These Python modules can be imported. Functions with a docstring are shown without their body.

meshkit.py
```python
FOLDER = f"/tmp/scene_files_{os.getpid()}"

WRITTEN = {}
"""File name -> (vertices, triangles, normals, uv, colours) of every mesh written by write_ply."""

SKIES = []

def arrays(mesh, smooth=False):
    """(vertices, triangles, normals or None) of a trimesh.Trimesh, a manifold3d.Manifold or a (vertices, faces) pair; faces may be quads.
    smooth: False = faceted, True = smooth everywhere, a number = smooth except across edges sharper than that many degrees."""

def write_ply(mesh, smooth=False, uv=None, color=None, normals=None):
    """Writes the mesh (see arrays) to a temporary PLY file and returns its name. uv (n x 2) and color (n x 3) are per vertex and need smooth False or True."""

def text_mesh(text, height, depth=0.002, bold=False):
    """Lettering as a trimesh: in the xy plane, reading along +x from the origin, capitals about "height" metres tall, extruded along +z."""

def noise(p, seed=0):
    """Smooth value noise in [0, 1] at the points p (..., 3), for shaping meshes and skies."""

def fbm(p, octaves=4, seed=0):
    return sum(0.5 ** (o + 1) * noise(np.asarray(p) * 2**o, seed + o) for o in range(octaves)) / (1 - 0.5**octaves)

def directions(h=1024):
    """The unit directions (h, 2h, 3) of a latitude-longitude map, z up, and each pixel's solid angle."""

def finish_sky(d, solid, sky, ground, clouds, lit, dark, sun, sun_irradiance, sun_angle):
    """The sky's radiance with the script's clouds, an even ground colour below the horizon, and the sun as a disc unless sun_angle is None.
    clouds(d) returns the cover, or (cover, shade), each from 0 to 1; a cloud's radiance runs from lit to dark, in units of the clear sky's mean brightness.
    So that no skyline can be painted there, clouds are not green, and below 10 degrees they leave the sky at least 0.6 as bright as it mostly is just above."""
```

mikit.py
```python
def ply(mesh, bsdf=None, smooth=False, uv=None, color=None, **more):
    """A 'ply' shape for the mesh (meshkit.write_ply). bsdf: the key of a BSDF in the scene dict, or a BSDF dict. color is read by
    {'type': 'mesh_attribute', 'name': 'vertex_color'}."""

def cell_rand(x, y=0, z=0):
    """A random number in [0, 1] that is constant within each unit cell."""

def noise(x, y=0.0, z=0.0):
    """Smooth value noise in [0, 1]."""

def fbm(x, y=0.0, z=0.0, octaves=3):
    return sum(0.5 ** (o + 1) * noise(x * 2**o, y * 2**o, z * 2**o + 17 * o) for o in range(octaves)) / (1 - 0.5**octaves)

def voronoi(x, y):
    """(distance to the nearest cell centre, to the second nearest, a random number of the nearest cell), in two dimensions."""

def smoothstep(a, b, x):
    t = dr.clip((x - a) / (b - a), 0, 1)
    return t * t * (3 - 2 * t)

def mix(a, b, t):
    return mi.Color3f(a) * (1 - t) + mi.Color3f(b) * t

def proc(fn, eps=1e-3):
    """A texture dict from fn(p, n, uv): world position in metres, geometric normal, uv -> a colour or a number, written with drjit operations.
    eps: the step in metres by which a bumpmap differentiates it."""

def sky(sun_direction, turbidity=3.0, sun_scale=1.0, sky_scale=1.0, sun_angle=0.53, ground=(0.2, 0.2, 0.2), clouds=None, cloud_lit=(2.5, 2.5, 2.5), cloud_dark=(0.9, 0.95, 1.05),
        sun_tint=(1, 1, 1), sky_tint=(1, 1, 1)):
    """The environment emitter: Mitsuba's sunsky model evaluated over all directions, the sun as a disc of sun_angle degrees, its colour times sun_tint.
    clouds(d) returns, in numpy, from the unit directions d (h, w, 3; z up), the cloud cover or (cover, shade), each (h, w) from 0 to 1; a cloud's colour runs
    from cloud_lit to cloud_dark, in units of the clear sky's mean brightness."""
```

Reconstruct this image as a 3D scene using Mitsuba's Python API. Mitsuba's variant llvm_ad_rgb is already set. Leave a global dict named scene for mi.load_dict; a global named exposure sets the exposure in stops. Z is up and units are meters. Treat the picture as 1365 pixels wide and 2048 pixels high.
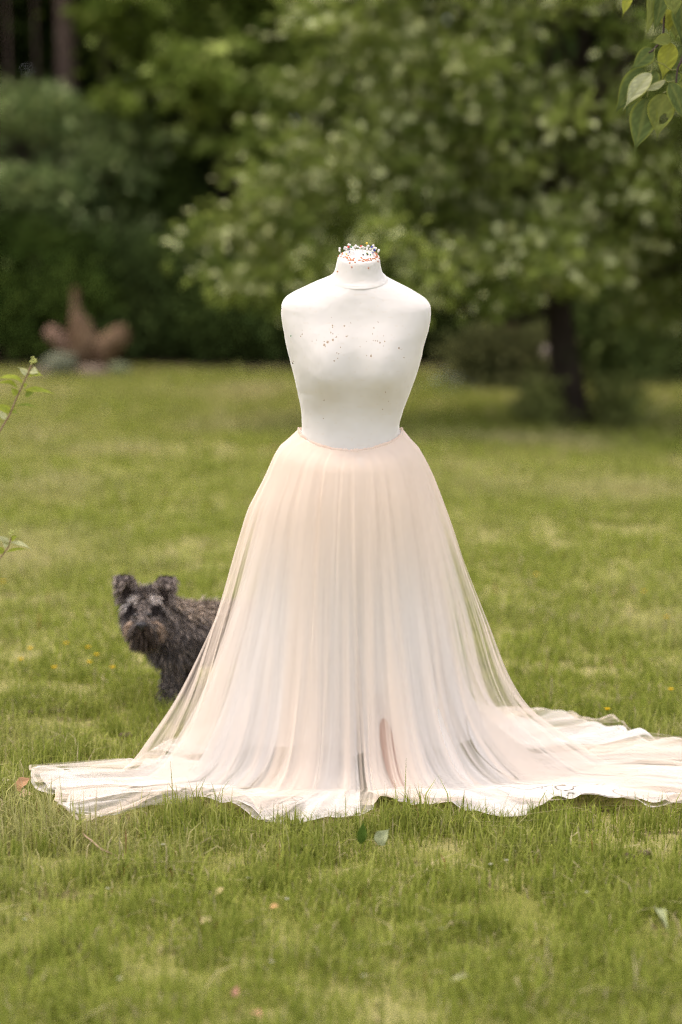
import math
import numpy as np, trimesh, mitsuba as mi, drjit as dr
import mikit, meshkit
import manifold3d as m3
from scipy.interpolate import PchipInterpolator as Pchip
from shapely.geometry import Polygon, Point
import shapely
from scipy.ndimage import gaussian_filter1d

scene, labels = {}, {}
T = mi.ScalarTransform4f

# ---------------------------------------------------------------- camera
F = 4834.0                      # focal length in photograph pixels (1365 x 2048)
CAM_H = 1.65
PITCH = math.atan((1024 - 389) / F)
FOCUS = 6.55
EYE = np.array([0.0, 0.0, CAM_H])
FWD = np.array([0, math.cos(PITCH), -math.sin(PITCH)])
UP = np.array([0, math.sin(PITCH), math.cos(PITCH)])
RIGHT = np.array([1.0, 0, 0])
scene['camera'] = {
    'type': 'thinlens', 'fov': math.degrees(2 * math.atan(682.5 / F)), 'fov_axis': 'x',
    'aperture_radius': 0.029, 'focus_distance': FOCUS, 'near_clip': 0.1, 'far_clip': 400.0,
    'to_world': T().look_at(origin=EYE.tolist(), target=(EYE + FWD).tolist(), up=[0, 0, 1])}

# ---------------------------------------------------------------- light
scene['sky'] = mikit.sky([-0.36, 0.02, 1.0], turbidity=3, sun_scale=0.24, sun_angle=22, clouds=lambda d: 1.0,
                         ground=(0.12, 0.14, 0.06), sun_tint=(1.0, 0.95, 0.96), cloud_lit=(2.36, 2.30, 2.49))
exposure = 2.84


def ray(u, v):
    d = FWD + (u - 682.5) / F * RIGHT - (v - 1024.0) / F * UP
    return d


def at(u, v, y):
    """the world point at distance y that the photograph shows at pixel u, v"""
    d = ray(u, v)
    return EYE + d * (y / d[1])


def ground(u, v, z=0.0):
    d = ray(u, v)
    return EYE + d * ((z - CAM_H) / d[2])


# ---------------------------------------------------------------- helpers
def numbered(name):
    if name not in USED:
        USED[name] = 0
        return name
    USED[name] += 1
    return f'{name}_{USED[name]:03d}'


USED = {}


def tag(key, label=None, cat=None, group=None, kind=None):
    d = labels.setdefault(key, {})
    for k, x in (('label', label), ('category', cat), ('group', group), ('kind', kind)):
        if x:
            d[k] = x
    return key


def thing(name, label, cat, group=None):
    return tag(numbered(name), label, cat, group)


def add(name, mesh, bsdf, parent=None, smooth=False, **kw):
    key = numbered(parent + '__' + name if parent else name)
    scene[key] = mikit.ply(mesh, bsdf, smooth=smooth, **kw)
    return key


VC = {'type': 'mesh_attribute', 'name': 'vertex_color'}


def rgb(*c):
    return {'type': 'rgb', 'value': list(c)}


def tube(points, radii, sides=7, caps=True):
    p = np.asarray(points, float)
    radii = np.broadcast_to(radii, (len(p),))
    t = np.gradient(p, axis=0)
    t /= np.linalg.norm(t, axis=1, keepdims=True) + 1e-12
    ref = np.array([0.31, 0.22, 0.92]) if abs(t[:, 2]).mean() < 0.8 else np.array([0.95, 0.2, 0.1])
    a = np.cross(t, ref)
    a /= np.linalg.norm(a, axis=1, keepdims=True) + 1e-12
    b = np.cross(t, a)
    ang = np.arange(sides) * 2 * np.pi / sides
    v = p[:, None] + radii[:, None, None] * (np.cos(ang)[None, :, None] * a[:, None] + np.sin(ang)[None, :, None] * b[:, None])
    v = v.reshape(-1, 3)
    i, j = np.meshgrid(np.arange(len(p) - 1), np.arange(sides), indexing='ij')
    q = np.stack([i * sides + j, i * sides + (j + 1) % sides, (i + 1) * sides + (j + 1) % sides, (i + 1) * sides + j], -1).reshape(-1, 4)
    f = np.vstack([q[:, [0, 1, 2]], q[:, [0, 2, 3]]])
    if caps:
        n = len(v)
        v = np.vstack([v, p[:1], p[-1:]])
        k = np.arange(sides)
        f = np.vstack([f, np.stack([(k + 1) % sides, k, k * 0 + n], 1), np.stack([(len(p) - 1) * sides + k, (len(p) - 1) * sides + (k + 1) % sides, k * 0 + n + 1], 1)])
    return trimesh.Trimesh(v, f, process=False)


def join(meshes):
    return trimesh.util.concatenate(meshes)


def grid_faces(rows, cols, wrap=True):
    c = cols if wrap else cols - 1
    i, j = np.meshgrid(np.arange(rows - 1), np.arange(c), indexing='ij')
    a, b = i * cols + j, i * cols + (j + 1) % cols
    q = np.stack([a, b, b + cols, a + cols], -1).reshape(-1, 4)
    return np.vstack([q[:, [0, 1, 2]], q[:, [0, 2, 3]]])


def unit(v):
    return v / (np.linalg.norm(v, axis=-1, keepdims=True) + 1e-12)


# ---------------------------------------------------------------- materials
def leafy(rough=0.5, trans=0.8, eta=1.4):
    return {'type': 'principledthin', 'base_color': VC, 'roughness': rough, 'diff_trans': trans, 'eta': eta, 'spec_trans': 0.0}


scene['leaf_mat'] = leafy(0.45, 0.5, 1.36)
scene['grass_mat'] = leafy(0.6, 0.9, 1.3)
scene['fur_mat'] = {'type': 'twosided', 'bsdf': {'type': 'principled', 'base_color': VC, 'roughness': 0.55, 'specular': 0.35}}
scene['matte_mat'] = {'type': 'twosided', 'bsdf': {'type': 'principled', 'base_color': VC, 'roughness': 0.85, 'specular': 0.2}}


def bark_fn(p, n, uv):
    g = mikit.fbm(p.x * 40, p.y * 40, p.z * 9, 3)
    m = mikit.fbm(p.x * 6, p.y * 6, p.z * 4, 2)
    c = mikit.mix(mi.Color3f(0.014, 0.011, 0.009), mi.Color3f(0.045, 0.037, 0.029), g)
    return mikit.mix(c, mi.Color3f(0.03, 0.035, 0.016), mikit.smoothstep(0.55, 0.75, m) * 0.5)


def pale_bark_fn(p, n, uv):
    g = mikit.fbm(p.x * 25, p.y * 25, p.z * 6, 3)
    return mikit.mix(mi.Color3f(0.05, 0.036, 0.028), mi.Color3f(0.13, 0.095, 0.078), g)


scene['bark_mat'] = {'type': 'diffuse', 'reflectance': mikit.proc(bark_fn)}
scene['pale_bark_mat'] = {'type': 'diffuse', 'reflectance': mikit.proc(pale_bark_fn)}

# ---------------------------------------------------------------- lawn
CX, CY = 0.027, 6.75            # where the dress form stands


def height(x, y):
    """gentle unevenness of the lawn, flat around the dress form"""
    p = np.stack([np.asarray(x) * 0.35, np.asarray(y) * 0.35, np.zeros_like(np.asarray(x, float))], -1)
    far = np.clip((np.hypot(x - CX, y - CY) - 1.6) / 3.0, 0, 1)
    return (meshkit.fbm(p, 2, seed=5) - 0.5) * 0.10 * far


def lawn_fn(p, n, uv):
    a = mikit.fbm(p.x * 1.1, p.y * 1.1, 0.0, 3)
    b = mikit.fbm(p.x * 14, p.y * 14, 3.0, 3)
    c = mikit.mix(mi.Color3f(0.18, 0.19, 0.05), mi.Color3f(0.34, 0.315, 0.14), mikit.smoothstep(0.3, 0.75, a * 0.5 + b * 0.5))
    soil = mikit.smoothstep(0.66, 0.8, b)
    c = mikit.mix(c, mi.Color3f(0.075, 0.055, 0.032), soil * 0.7)
    bed = mikit.smoothstep(22.6, 23.3, p.y + (a - 0.5) * 1.2)
    return mikit.mix(c, mikit.mix(mi.Color3f(0.07, 0.055, 0.035), mi.Color3f(0.17, 0.13, 0.09), b), bed)


scene['lawn_mat'] = {'type': 'diffuse', 'reflectance': mikit.proc(lawn_fn)}
gx = np.concatenate([np.linspace(-150, -14, 16), np.linspace(-12, 12, 97), np.linspace(14, 150, 16)])
gy = np.concatenate([np.linspace(-120, 0, 10), np.linspace(1, 36, 141), np.linspace(40, 300, 20)])
X, Y = np.meshgrid(gx, gy)
Z = height(X, Y)
add('lawn', (np.stack([X, Y, Z], -1).reshape(-1, 3), grid_faces(len(gy), len(gx), False)), 'lawn_mat', smooth=True)
tag('lawn', 'mown garden lawn running back to the hedge', kind='structure')

# ---------------------------------------------------------------- the skirt's plan
hem_px = [(66, 1547), (60, 1555), (66, 1570), (90, 1590), (116, 1597), (108, 1608), (124, 1632), (150, 1646), (205, 1645), (250, 1632), (292, 1611), (336, 1596), (385, 1603), (440, 1611), (490, 1625),
          (522, 1643), (560, 1646), (612, 1640), (660, 1636), (710, 1640), (745, 1632), (766, 1612), (822, 1607), (868, 1622), (900, 1619), (960, 1622), (1000, 1634), (1050, 1634), (1100, 1622), (1145, 1611),
          (1230, 1612), (1300, 1618), (1365, 1612), (1440, 1606), (1500, 1580), (1490, 1540), (1430, 1508), (1365, 1495), (1290, 1481), (1222, 1453), (1120, 1441), (1060, 1437)]
hem = np.array([ground(u, v, 0.03) for u, v in hem_px] + [[0.35, 7.62, 0], [0.0, 7.55, 0], [-0.35, 7.30, 0]] + [ground(235, 1531, 0.04), ground(180, 1532, 0.04), ground(128, 1536, 0.04), ground(82, 1543, 0.04)])[:, :2]
HEM_POLY = Polygon(hem)
ang = np.unwrap(np.arctan2(hem[:, 1] - CY, hem[:, 0] - CX))
mono = (np.maximum.accumulate(ang) + np.minimum.accumulate(ang[::-1])[::-1]) / 2 + np.arange(len(ang)) * 2e-3
mono = mono - mono[0]
mono = np.concatenate([mono, [2 * np.pi]])
hem_closed = np.vstack([hem, hem[:1]])
ANG0 = ang[0]


def hem_point(th):
    """the point of the hem that belongs to direction th, running once round the outline"""
    q = (th - ANG0) % (2 * np.pi)
    return np.stack([np.interp(q, mono, hem_closed[:, i]) for i in range(2)], -1)


def under_skirt(x, y, margin=0.0):
    return shapely.contains_xy(HEM_POLY.buffer(margin), x, y)


# ---------------------------------------------------------------- grass
rg = np.random.default_rng(11)


def strip_blades(base, h, w, az, bend, col, tipcol=None):
    """bent grass blades: five vertices and three triangles each"""
    n = len(base)
    side = np.stack([np.cos(az), np.sin(az), np.zeros(n)], -1)
    lean = np.stack([-np.sin(az), np.cos(az), np.zeros(n)], -1) * bend[:, None]
    up = np.array([0, 0, 1.0])
    m = base + up * (h * 0.55)[:, None] + lean * (h * 0.28)[:, None]
    t = base + up * (h * (1 - 0.3 * np.clip(np.abs(bend), 0, 1.6)))[:, None] + lean * h[:, None]
    s = side * (w / 2)[:, None]
    v = np.stack([base - s, base + s, m - s * 0.8, m + s * 0.8, t], 1).reshape(-1, 3)
    k = np.arange(n)[:, None, None] * 5
    f = (k + np.array([[0, 1, 3], [0, 3, 2], [2, 3, 4]])[None]).reshape(-1, 3)
    c = np.repeat(col[:, None], 5, 1)
    if tipcol is not None:
        c[:, 4] = tipcol
    return v, f, c.reshape(-1, 3)


def grass_field(y0, y1, density, hh, ww, margin):
    a0, a1 = 0.1412 * y0 + margin, 0.1412 * y1 + margin
    n = int((a0 + a1) * (y1 - y0) * density)
    y = np.sqrt(rg.random(n) * (a1 ** 2 - a0 ** 2) + a0 ** 2)
    y = (y - margin) / 0.1412
    x = (rg.random(n) * 2 - 1) * (0.1412 * y + margin)
    patch = meshkit.fbm(np.stack([x * 1.3, y * 1.3, x * 0], -1), 3, seed=2)
    fine = meshkit.fbm(np.stack([x * 7, y * 7, x * 0], -1), 2, seed=3)
    keep = rg.random(n) < np.clip(0.25 + 1.6 * (fine - 0.25), 0.12, 1)
    x, y, patch, fine = x[keep], y[keep], patch[keep], fine[keep]
    n = len(x)
    z = height(x, y)
    under = under_skirt(x, y, 0.012)
    h = hh * np.exp(rg.normal(0, 0.33, n)) * (0.55 + 0.9 * fine) * (0.75 + 0.5 * patch)
    front = (~under) & under_skirt(x, y, 0.14) & (y < CY)
    h[front] *= 1.25
    bend = rg.normal(0, 0.55, n)
    h[under] = np.minimum(h[under] * 0.5, 0.022)
    bend[under] *= 2.0
    w = ww * rg.uniform(0.6, 1.3, n)
    dry = np.clip((patch - 0.42) * 2.2 + rg.normal(0, 0.22, n), 0, 1)
    g1, g2, st = np.array([0.165, 0.215, 0.026]), np.array([0.365, 0.40, 0.095]), np.array([0.58, 0.51, 0.29])
    k = rg.random(n)[:, None]
    c = g1 * (1 - k) + g2 * k
    c = c * (1 - 0.7 * dry[:, None] ** 1.5) + st * 0.7 * dry[:, None] ** 1.5
    straw = rg.random(n) < 0.05
    c[straw] = np.array([0.52, 0.46, 0.27]) * rg.uniform(0.7, 1.1, (straw.sum(), 1))
    red = rg.random(n) < 0.003
    c[red] = [0.16, 0.06, 0.03]
    bend[straw] *= 2.2
    return strip_blades(np.stack([x, y, z - 0.002], -1), h, w, rg.random(n) * 2 * np.pi, bend, c * rg.uniform(0.7, 1.4, (n, 1)))


def merge(parts):
    at_, vs, fs, cs = 0, [], [], []
    for v, f, c in parts:
        vs.append(v); fs.append(f + at_); cs.append(c)
        at_ += len(v)
    return np.vstack(vs), np.vstack(fs), np.vstack(cs)


fields = [grass_field(4.2, 8.2, 15000, 0.046, 0.0035, 0.62), grass_field(8.2, 13.5, 5200, 0.042, 0.0055, 1.0), grass_field(13.5, 23.2, 1700, 0.045, 0.010, 1.9)]
# taller tufts scattered over the near lawn and along the front hem
cl_, n_t = [], 300
tx, ty = rg.uniform(-1.1, 1.1, n_t), rg.uniform(4.4, 8.6, n_t)
hx = np.array([ground(u, v, 0.03)[:2] for u, v in [(330, 1625), (350, 1635), (378, 1640), (605, 1650), (790, 1640), (830, 1650), (870, 1640), (760, 1660), (940, 1640), (1000, 1645), (1060, 1640), (1100, 1650), (310, 1650), (690, 1655), (730, 1650), (1180, 1640), (1290, 1640)]])
tx, ty = np.concatenate([tx, hx[:, 0]]), np.concatenate([ty, hx[:, 1]])
ok = ~under_skirt(tx, ty, 0.012)
tx, ty = tx[ok], ty[ok]
for x, y in zip(tx, ty):
    n = rg.integers(14, 46)
    b = np.stack([x + rg.normal(0, 0.022, n), y + rg.normal(0, 0.022, n), np.zeros(n) + height(x, y) - 0.002], -1)
    b = b[~under_skirt(b[:, 0], b[:, 1], 0.005)]
    n = len(b)
    k = rg.random(n)[:, None]
    c = np.array([0.15, 0.20, 0.03]) * (1 - k) + np.array([0.33, 0.36, 0.08]) * k
    cl_.append(strip_blades(b, rg.uniform(0.05, 0.10, n), rg.uniform(0.0024, 0.0048, n), rg.random(n) * 6.3, rg.normal(0, 0.4, n), c))
gv, gf, gc = merge(fields + cl_)
add('grass', (gv, gf), 'grass_mat', color=gc)
tag('grass', 'short mown green grass with dry straw patches covering the lawn', 'grass', kind='stuff')


# ---------------------------------------------------------------- foliage makers
def leaf_cards(p, d, up, length, width, col, fold=0.25):
    """folded leaf diamonds: p base points, d directions, up face normals"""
    d = unit(d)
    s = unit(np.cross(d, up))
    nrm = np.cross(s, d)
    L, W = length[:, None], width[:, None]
    mid = p + d * L * 0.45
    v = np.stack([p, mid - s * W / 2 + nrm * W * fold, p + d * L - nrm * L * 0.12, mid + s * W / 2 + nrm * W * fold], 1).reshape(-1, 3)
    k = np.arange(len(p))[:, None, None] * 4
    f = (k + np.array([[0, 1, 2], [0, 2, 3]])[None]).reshape(-1, 3)
    return v, f, np.repeat(col, 4, 0)


def in_ellipsoids(rng, ells, n, shell=0.5):
    vols = np.array([e[3] * e[4] * e[5] for e in ells]) ** 0.8
    which = rng.choice(len(ells), n, p=vols / vols.sum())
    e = np.array(ells)[which]
    d = unit(rng.normal(size=(n, 3)))
    r = (shell + (1 - shell) * rng.random(n)) ** 0.6
    r = np.where(rng.random(n) < 0.75, r, rng.random(n) ** 0.5)
    return e[:, :3] + d * r[:, None] * e[:, 3:6], d


def foliage(rng, centers, per, spread, leaf, cols, flat=0.0, droop=0.15, outward=None, bright=0.25):
    """leaf clumps round the centres; spread (3) is the clump's size, leaf (length, width), cols the leaf colours"""
    n = len(centers) * per
    ci = np.repeat(np.arange(len(centers)), per)
    off = rng.normal(size=(n, 3)) * np.array(spread)
    p = centers[ci] + off
    d = off + rng.normal(size=(n, 3)) * np.array(spread) * 1.0
    if outward is not None:
        d = d + outward[ci] * spread[0] * 0.8
    d[:, 2] -= droop * spread[0]
    up = rng.normal(size=(n, 3)) * (1 - flat) * 0.8 + np.array([0, 0, 1.0])
    if outward is not None:
        up += outward[ci] * 0.4
    ct = rng.random(len(centers))
    k = np.clip(ct[ci] * 0.65 + rng.random(n) * 0.35, 0, 1)[:, None]
    c = np.array(cols[0]) * (1 - k) + np.array(cols[1]) * k
    if len(cols) > 2:
        pale = rng.random(n) < bright
        c[pale] = np.array(cols[2]) * rng.uniform(0.8, 1.15, (pale.sum(), 1))
    s = rng.uniform(0.7, 1.25, n)
    return leaf_cards(p, d, up, leaf[0] * s, leaf[1] * s, c)


def limb(rng, a, b, r0, r1, n=8, wob=0.06, sag=0.0):
    t = np.linspace(0, 1, n)[:, None]
    L = np.linalg.norm(b - a)
    p = a + (b - a) * t + np.sin(t * np.pi) * rng.normal(0, wob * L, 3) + np.sin(t * 2 * np.pi) * rng.normal(0, wob * L * 0.4, 3)
    p[:, 2] += sag * L * np.sin(t[:, 0] * np.pi)
    return tube(p, r0 + (r1 - r0) * np.linspace(0, 1, n) ** 0.8, 6), p


def tree(name, label, cat, base, trunk_pts, trunk_r, ells, clumps, per, spread, leaf, cols, seed, limbs=14, bark='bark_mat', group=None, flat=0.0, bright=0.25, shell=0.5, extra=None, droop=0.15):
    rng = np.random.default_rng(seed)
    base = np.asarray(base, float)
    key = thing(name, label, cat, group)
    tp = np.asarray(trunk_pts, float) + base
    k = np.linspace(0, 1, 24)
    tt = np.linspace(0, 1, len(tp))
    path = np.stack([Pchip(tt, tp[:, i])(k) for i in range(3)], -1)
    rr = np.interp(k, np.linspace(0, 1, len(trunk_r)), trunk_r)
    add('trunk', tube(path, rr, 12), bark, key, smooth=True)
    cen, out = in_ellipsoids(rng, ells, clumps, shell)
    cen = cen + base
    low = cen[:, 2] < 0.12
    cen[low, 2] = 0.12 + rng.random(low.sum()) * 0.2
    lm = []
    for i in rng.choice(len(cen), limbs, replace=False):
        j = rng.integers(11, 23)
        m, p = limb(rng, path[j], cen[i], rr[j] * 0.5, 0.012)
        lm.append(m)
        for q in range(3):
            jj = rng.integers(3, 8)
            tgt = cen[np.argsort(np.linalg.norm(cen - p[jj], axis=1))[rng.integers(0, 12)]]
            lm.append(limb(rng, p[jj], tgt, 0.014, 0.004, 5)[0])
    if lm:
        add('limbs', join(lm), bark, key, smooth=True)
        tag(key + '__limbs', kind='stuff')
    parts = [foliage(rng, cen, per, spread, leaf, cols, flat, outward=out, bright=bright, droop=droop)]
    if extra is not None:
        parts.append(extra(rng))
    v, f, c = merge(parts)
    g = height(v[:, 0], v[:, 1]) + 0.01
    v[:, 2] = np.maximum(v[:, 2], g)
    add('crown', (v, f), 'leaf_mat', key, color=c)
    tag(key + '__crown', kind='stuff')
    return key


# the apple tree on the right
AT = ground(1142, 848)
apple = [(0.3, 0, 2.65, 2.35, 2.3, 1.55), (-1.95, -0.5, 1.22, 0.95, 0.9, 0.42), (-1.45, -0.4, 1.85, 0.85, 1.0, 0.5), (1.6, -0.4, 1.75, 1.6, 1.5, 0.75), (-0.75, -1.1, 1.3, 1.0, 0.8, 0.4), (0.95, 0.5, 0.95, 0.6, 0.5, 0.33), (-0.68, -0.2, 0.98, 0.34, 0.4, 0.26), (0.2, -0.3, 4.0, 1.7, 1.7, 0.9)]


def suckers(rng):
    side = np.where(np.arange(44) % 2, 1, -1)
    x = np.where(side > 0, 0.27, -0.22) + rng.normal(0, 0.085, 44)
    c = np.stack([AT[0] + x, AT[1] + rng.normal(-0.05, 0.18, 44), np.abs(rng.normal(0.05, 0.12, 44)) + 0.03], -1)
    return foliage(rng, c, 26, (0.05, 0.06, 0.06), (0.075, 0.045), [(0.10, 0.13, 0.035), (0.27, 0.30, 0.10)])


tree('apple_tree', 'broad spreading fruit tree with one dark leaning trunk standing on the lawn at the right', 'tree', AT,
     [(0, 0, -0.05), (-0.02, 0, 0.25), (-0.07, 0, 0.6), (-0.10, 0.02, 1.0), (-0.04, 0.05, 1.7), (0.1, 0, 3.2)], [0.17, 0.125, 0.105, 0.095, 0.08, 0.03],
     apple, 800, 54, (0.10, 0.10, 0.06), (0.094, 0.06), [(0.065, 0.098, 0.020), (0.275, 0.335, 0.08), (0.60, 0.64, 0.34)], 21, limbs=22, bright=0.2, shell=0.5, extra=suckers)

# the trees and shrubs along the far edge of the lawn
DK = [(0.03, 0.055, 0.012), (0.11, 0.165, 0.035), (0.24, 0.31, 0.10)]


def edge(u, d):
    p = at(u, 500, d)
    return np.array([p[0], d, height(p[0], d)])


tree('hazel_tree', 'big-leaved tree with layered sunlit sprays left of the fruit tree', 'tree', edge(430, 26.0),
     [(0, 0, -0.05), (0.1, 0, 2.0), (0.2, 0, 4.5), (0, 0, 7.5)], [0.16, 0.12, 0.09, 0.03],
     [(0.0, -1.3, 3.2, 1.2, 1.2, 1.1), (0.9, -1.1, 2.8, 1.1, 1.2, 1.0), (0.2, -0.6, 4.6, 1.6, 1.6, 1.4), (0.6, 0, 6.6, 2.0, 2.0, 1.8)], 250, 44, (0.21, 0.21, 0.05), (0.17, 0.12),
     [(0.05, 0.085, 0.015), (0.22, 0.29, 0.055), (0.44, 0.52, 0.15)], 31, flat=0.75, bright=0.15, droop=0.3)
tree('grey_leaved_shrub', 'tall grey-green bush at the left edge below the bare trunks', 'shrub', edge(40, 24.6),
     [(0, 0, -0.05), (0.1, 0, 1.0), (0, 0, 2.2)], [0.06, 0.05, 0.03],
     [(-0.1, -0.2, 2.1, 0.9, 0.8, 0.75), (0.5, 0.1, 1.5, 0.8, 0.7, 0.7), (-0.6, 0, 1.4, 0.8, 0.8, 0.8), (-0.9, 0.2, 2.7, 0.5, 0.5, 0.4), (0.95, 0.2, 2.2, 0.5, 0.5, 0.35)], 140, 52, (0.13, 0.13, 0.06), (0.14, 0.07), [(0.09, 0.14, 0.05), (0.30, 0.38, 0.14), (0.5, 0.58, 0.27)], 32, bright=0.15)
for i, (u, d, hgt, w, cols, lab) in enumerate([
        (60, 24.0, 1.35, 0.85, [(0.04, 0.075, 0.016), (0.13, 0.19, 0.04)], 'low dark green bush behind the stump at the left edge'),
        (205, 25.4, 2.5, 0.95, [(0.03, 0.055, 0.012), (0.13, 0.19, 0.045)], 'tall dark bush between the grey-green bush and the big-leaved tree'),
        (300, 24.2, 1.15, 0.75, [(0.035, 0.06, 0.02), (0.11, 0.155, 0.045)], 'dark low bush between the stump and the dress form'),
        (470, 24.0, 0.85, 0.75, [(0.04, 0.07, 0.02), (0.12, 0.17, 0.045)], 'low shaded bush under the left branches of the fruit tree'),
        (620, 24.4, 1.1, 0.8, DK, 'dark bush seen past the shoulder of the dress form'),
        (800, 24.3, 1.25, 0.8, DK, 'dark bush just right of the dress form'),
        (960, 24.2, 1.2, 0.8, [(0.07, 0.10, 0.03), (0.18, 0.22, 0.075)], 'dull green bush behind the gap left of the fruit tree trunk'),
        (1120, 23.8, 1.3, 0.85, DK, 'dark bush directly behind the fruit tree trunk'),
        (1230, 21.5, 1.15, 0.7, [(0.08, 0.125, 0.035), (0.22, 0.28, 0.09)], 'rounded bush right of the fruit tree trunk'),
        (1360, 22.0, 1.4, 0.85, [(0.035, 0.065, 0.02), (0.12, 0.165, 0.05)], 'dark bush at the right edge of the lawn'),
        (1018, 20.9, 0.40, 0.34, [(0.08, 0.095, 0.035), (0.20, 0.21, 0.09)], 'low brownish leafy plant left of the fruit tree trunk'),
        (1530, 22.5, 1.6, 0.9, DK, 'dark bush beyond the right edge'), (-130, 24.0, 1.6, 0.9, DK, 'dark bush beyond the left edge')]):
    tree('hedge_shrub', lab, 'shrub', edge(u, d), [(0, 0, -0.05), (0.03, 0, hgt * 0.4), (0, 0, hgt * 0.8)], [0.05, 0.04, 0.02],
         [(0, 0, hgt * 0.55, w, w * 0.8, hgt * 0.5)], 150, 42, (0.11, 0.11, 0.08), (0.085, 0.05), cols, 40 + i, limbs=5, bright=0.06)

for i, (u, d, r, lab) in enumerate([(137, 25.7, 0.115, 'thick bare pinkish-brown tree trunk rising behind the bushes at upper left'), (76, 27.0, 0.02, 'thin bare trunk just left of the thick pinkish-brown trunk'),
                                    (20, 26.8, 0.022, 'thin grey trunk at the upper left corner'), (212, 27.8, 0.022, 'slim shaded trunk right of the thick pinkish-brown trunk')]):
    b = edge(u, d)
    tree('tall_tree', lab, 'tree', b, [(0, 0, -0.05), (0.02, 0, 3), (-0.06, 0, 6), (0.1, 0, 10)], [r * 1.25, r, r * 0.9, r * 0.4],
         [(0, 0, 8.5, 2.0, 1.8, 2.2)], 80, 40, (0.3, 0.3, 0.2), (0.2, 0.13), DK, 60 + i, limbs=5, bark='pale_bark_mat')

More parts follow.
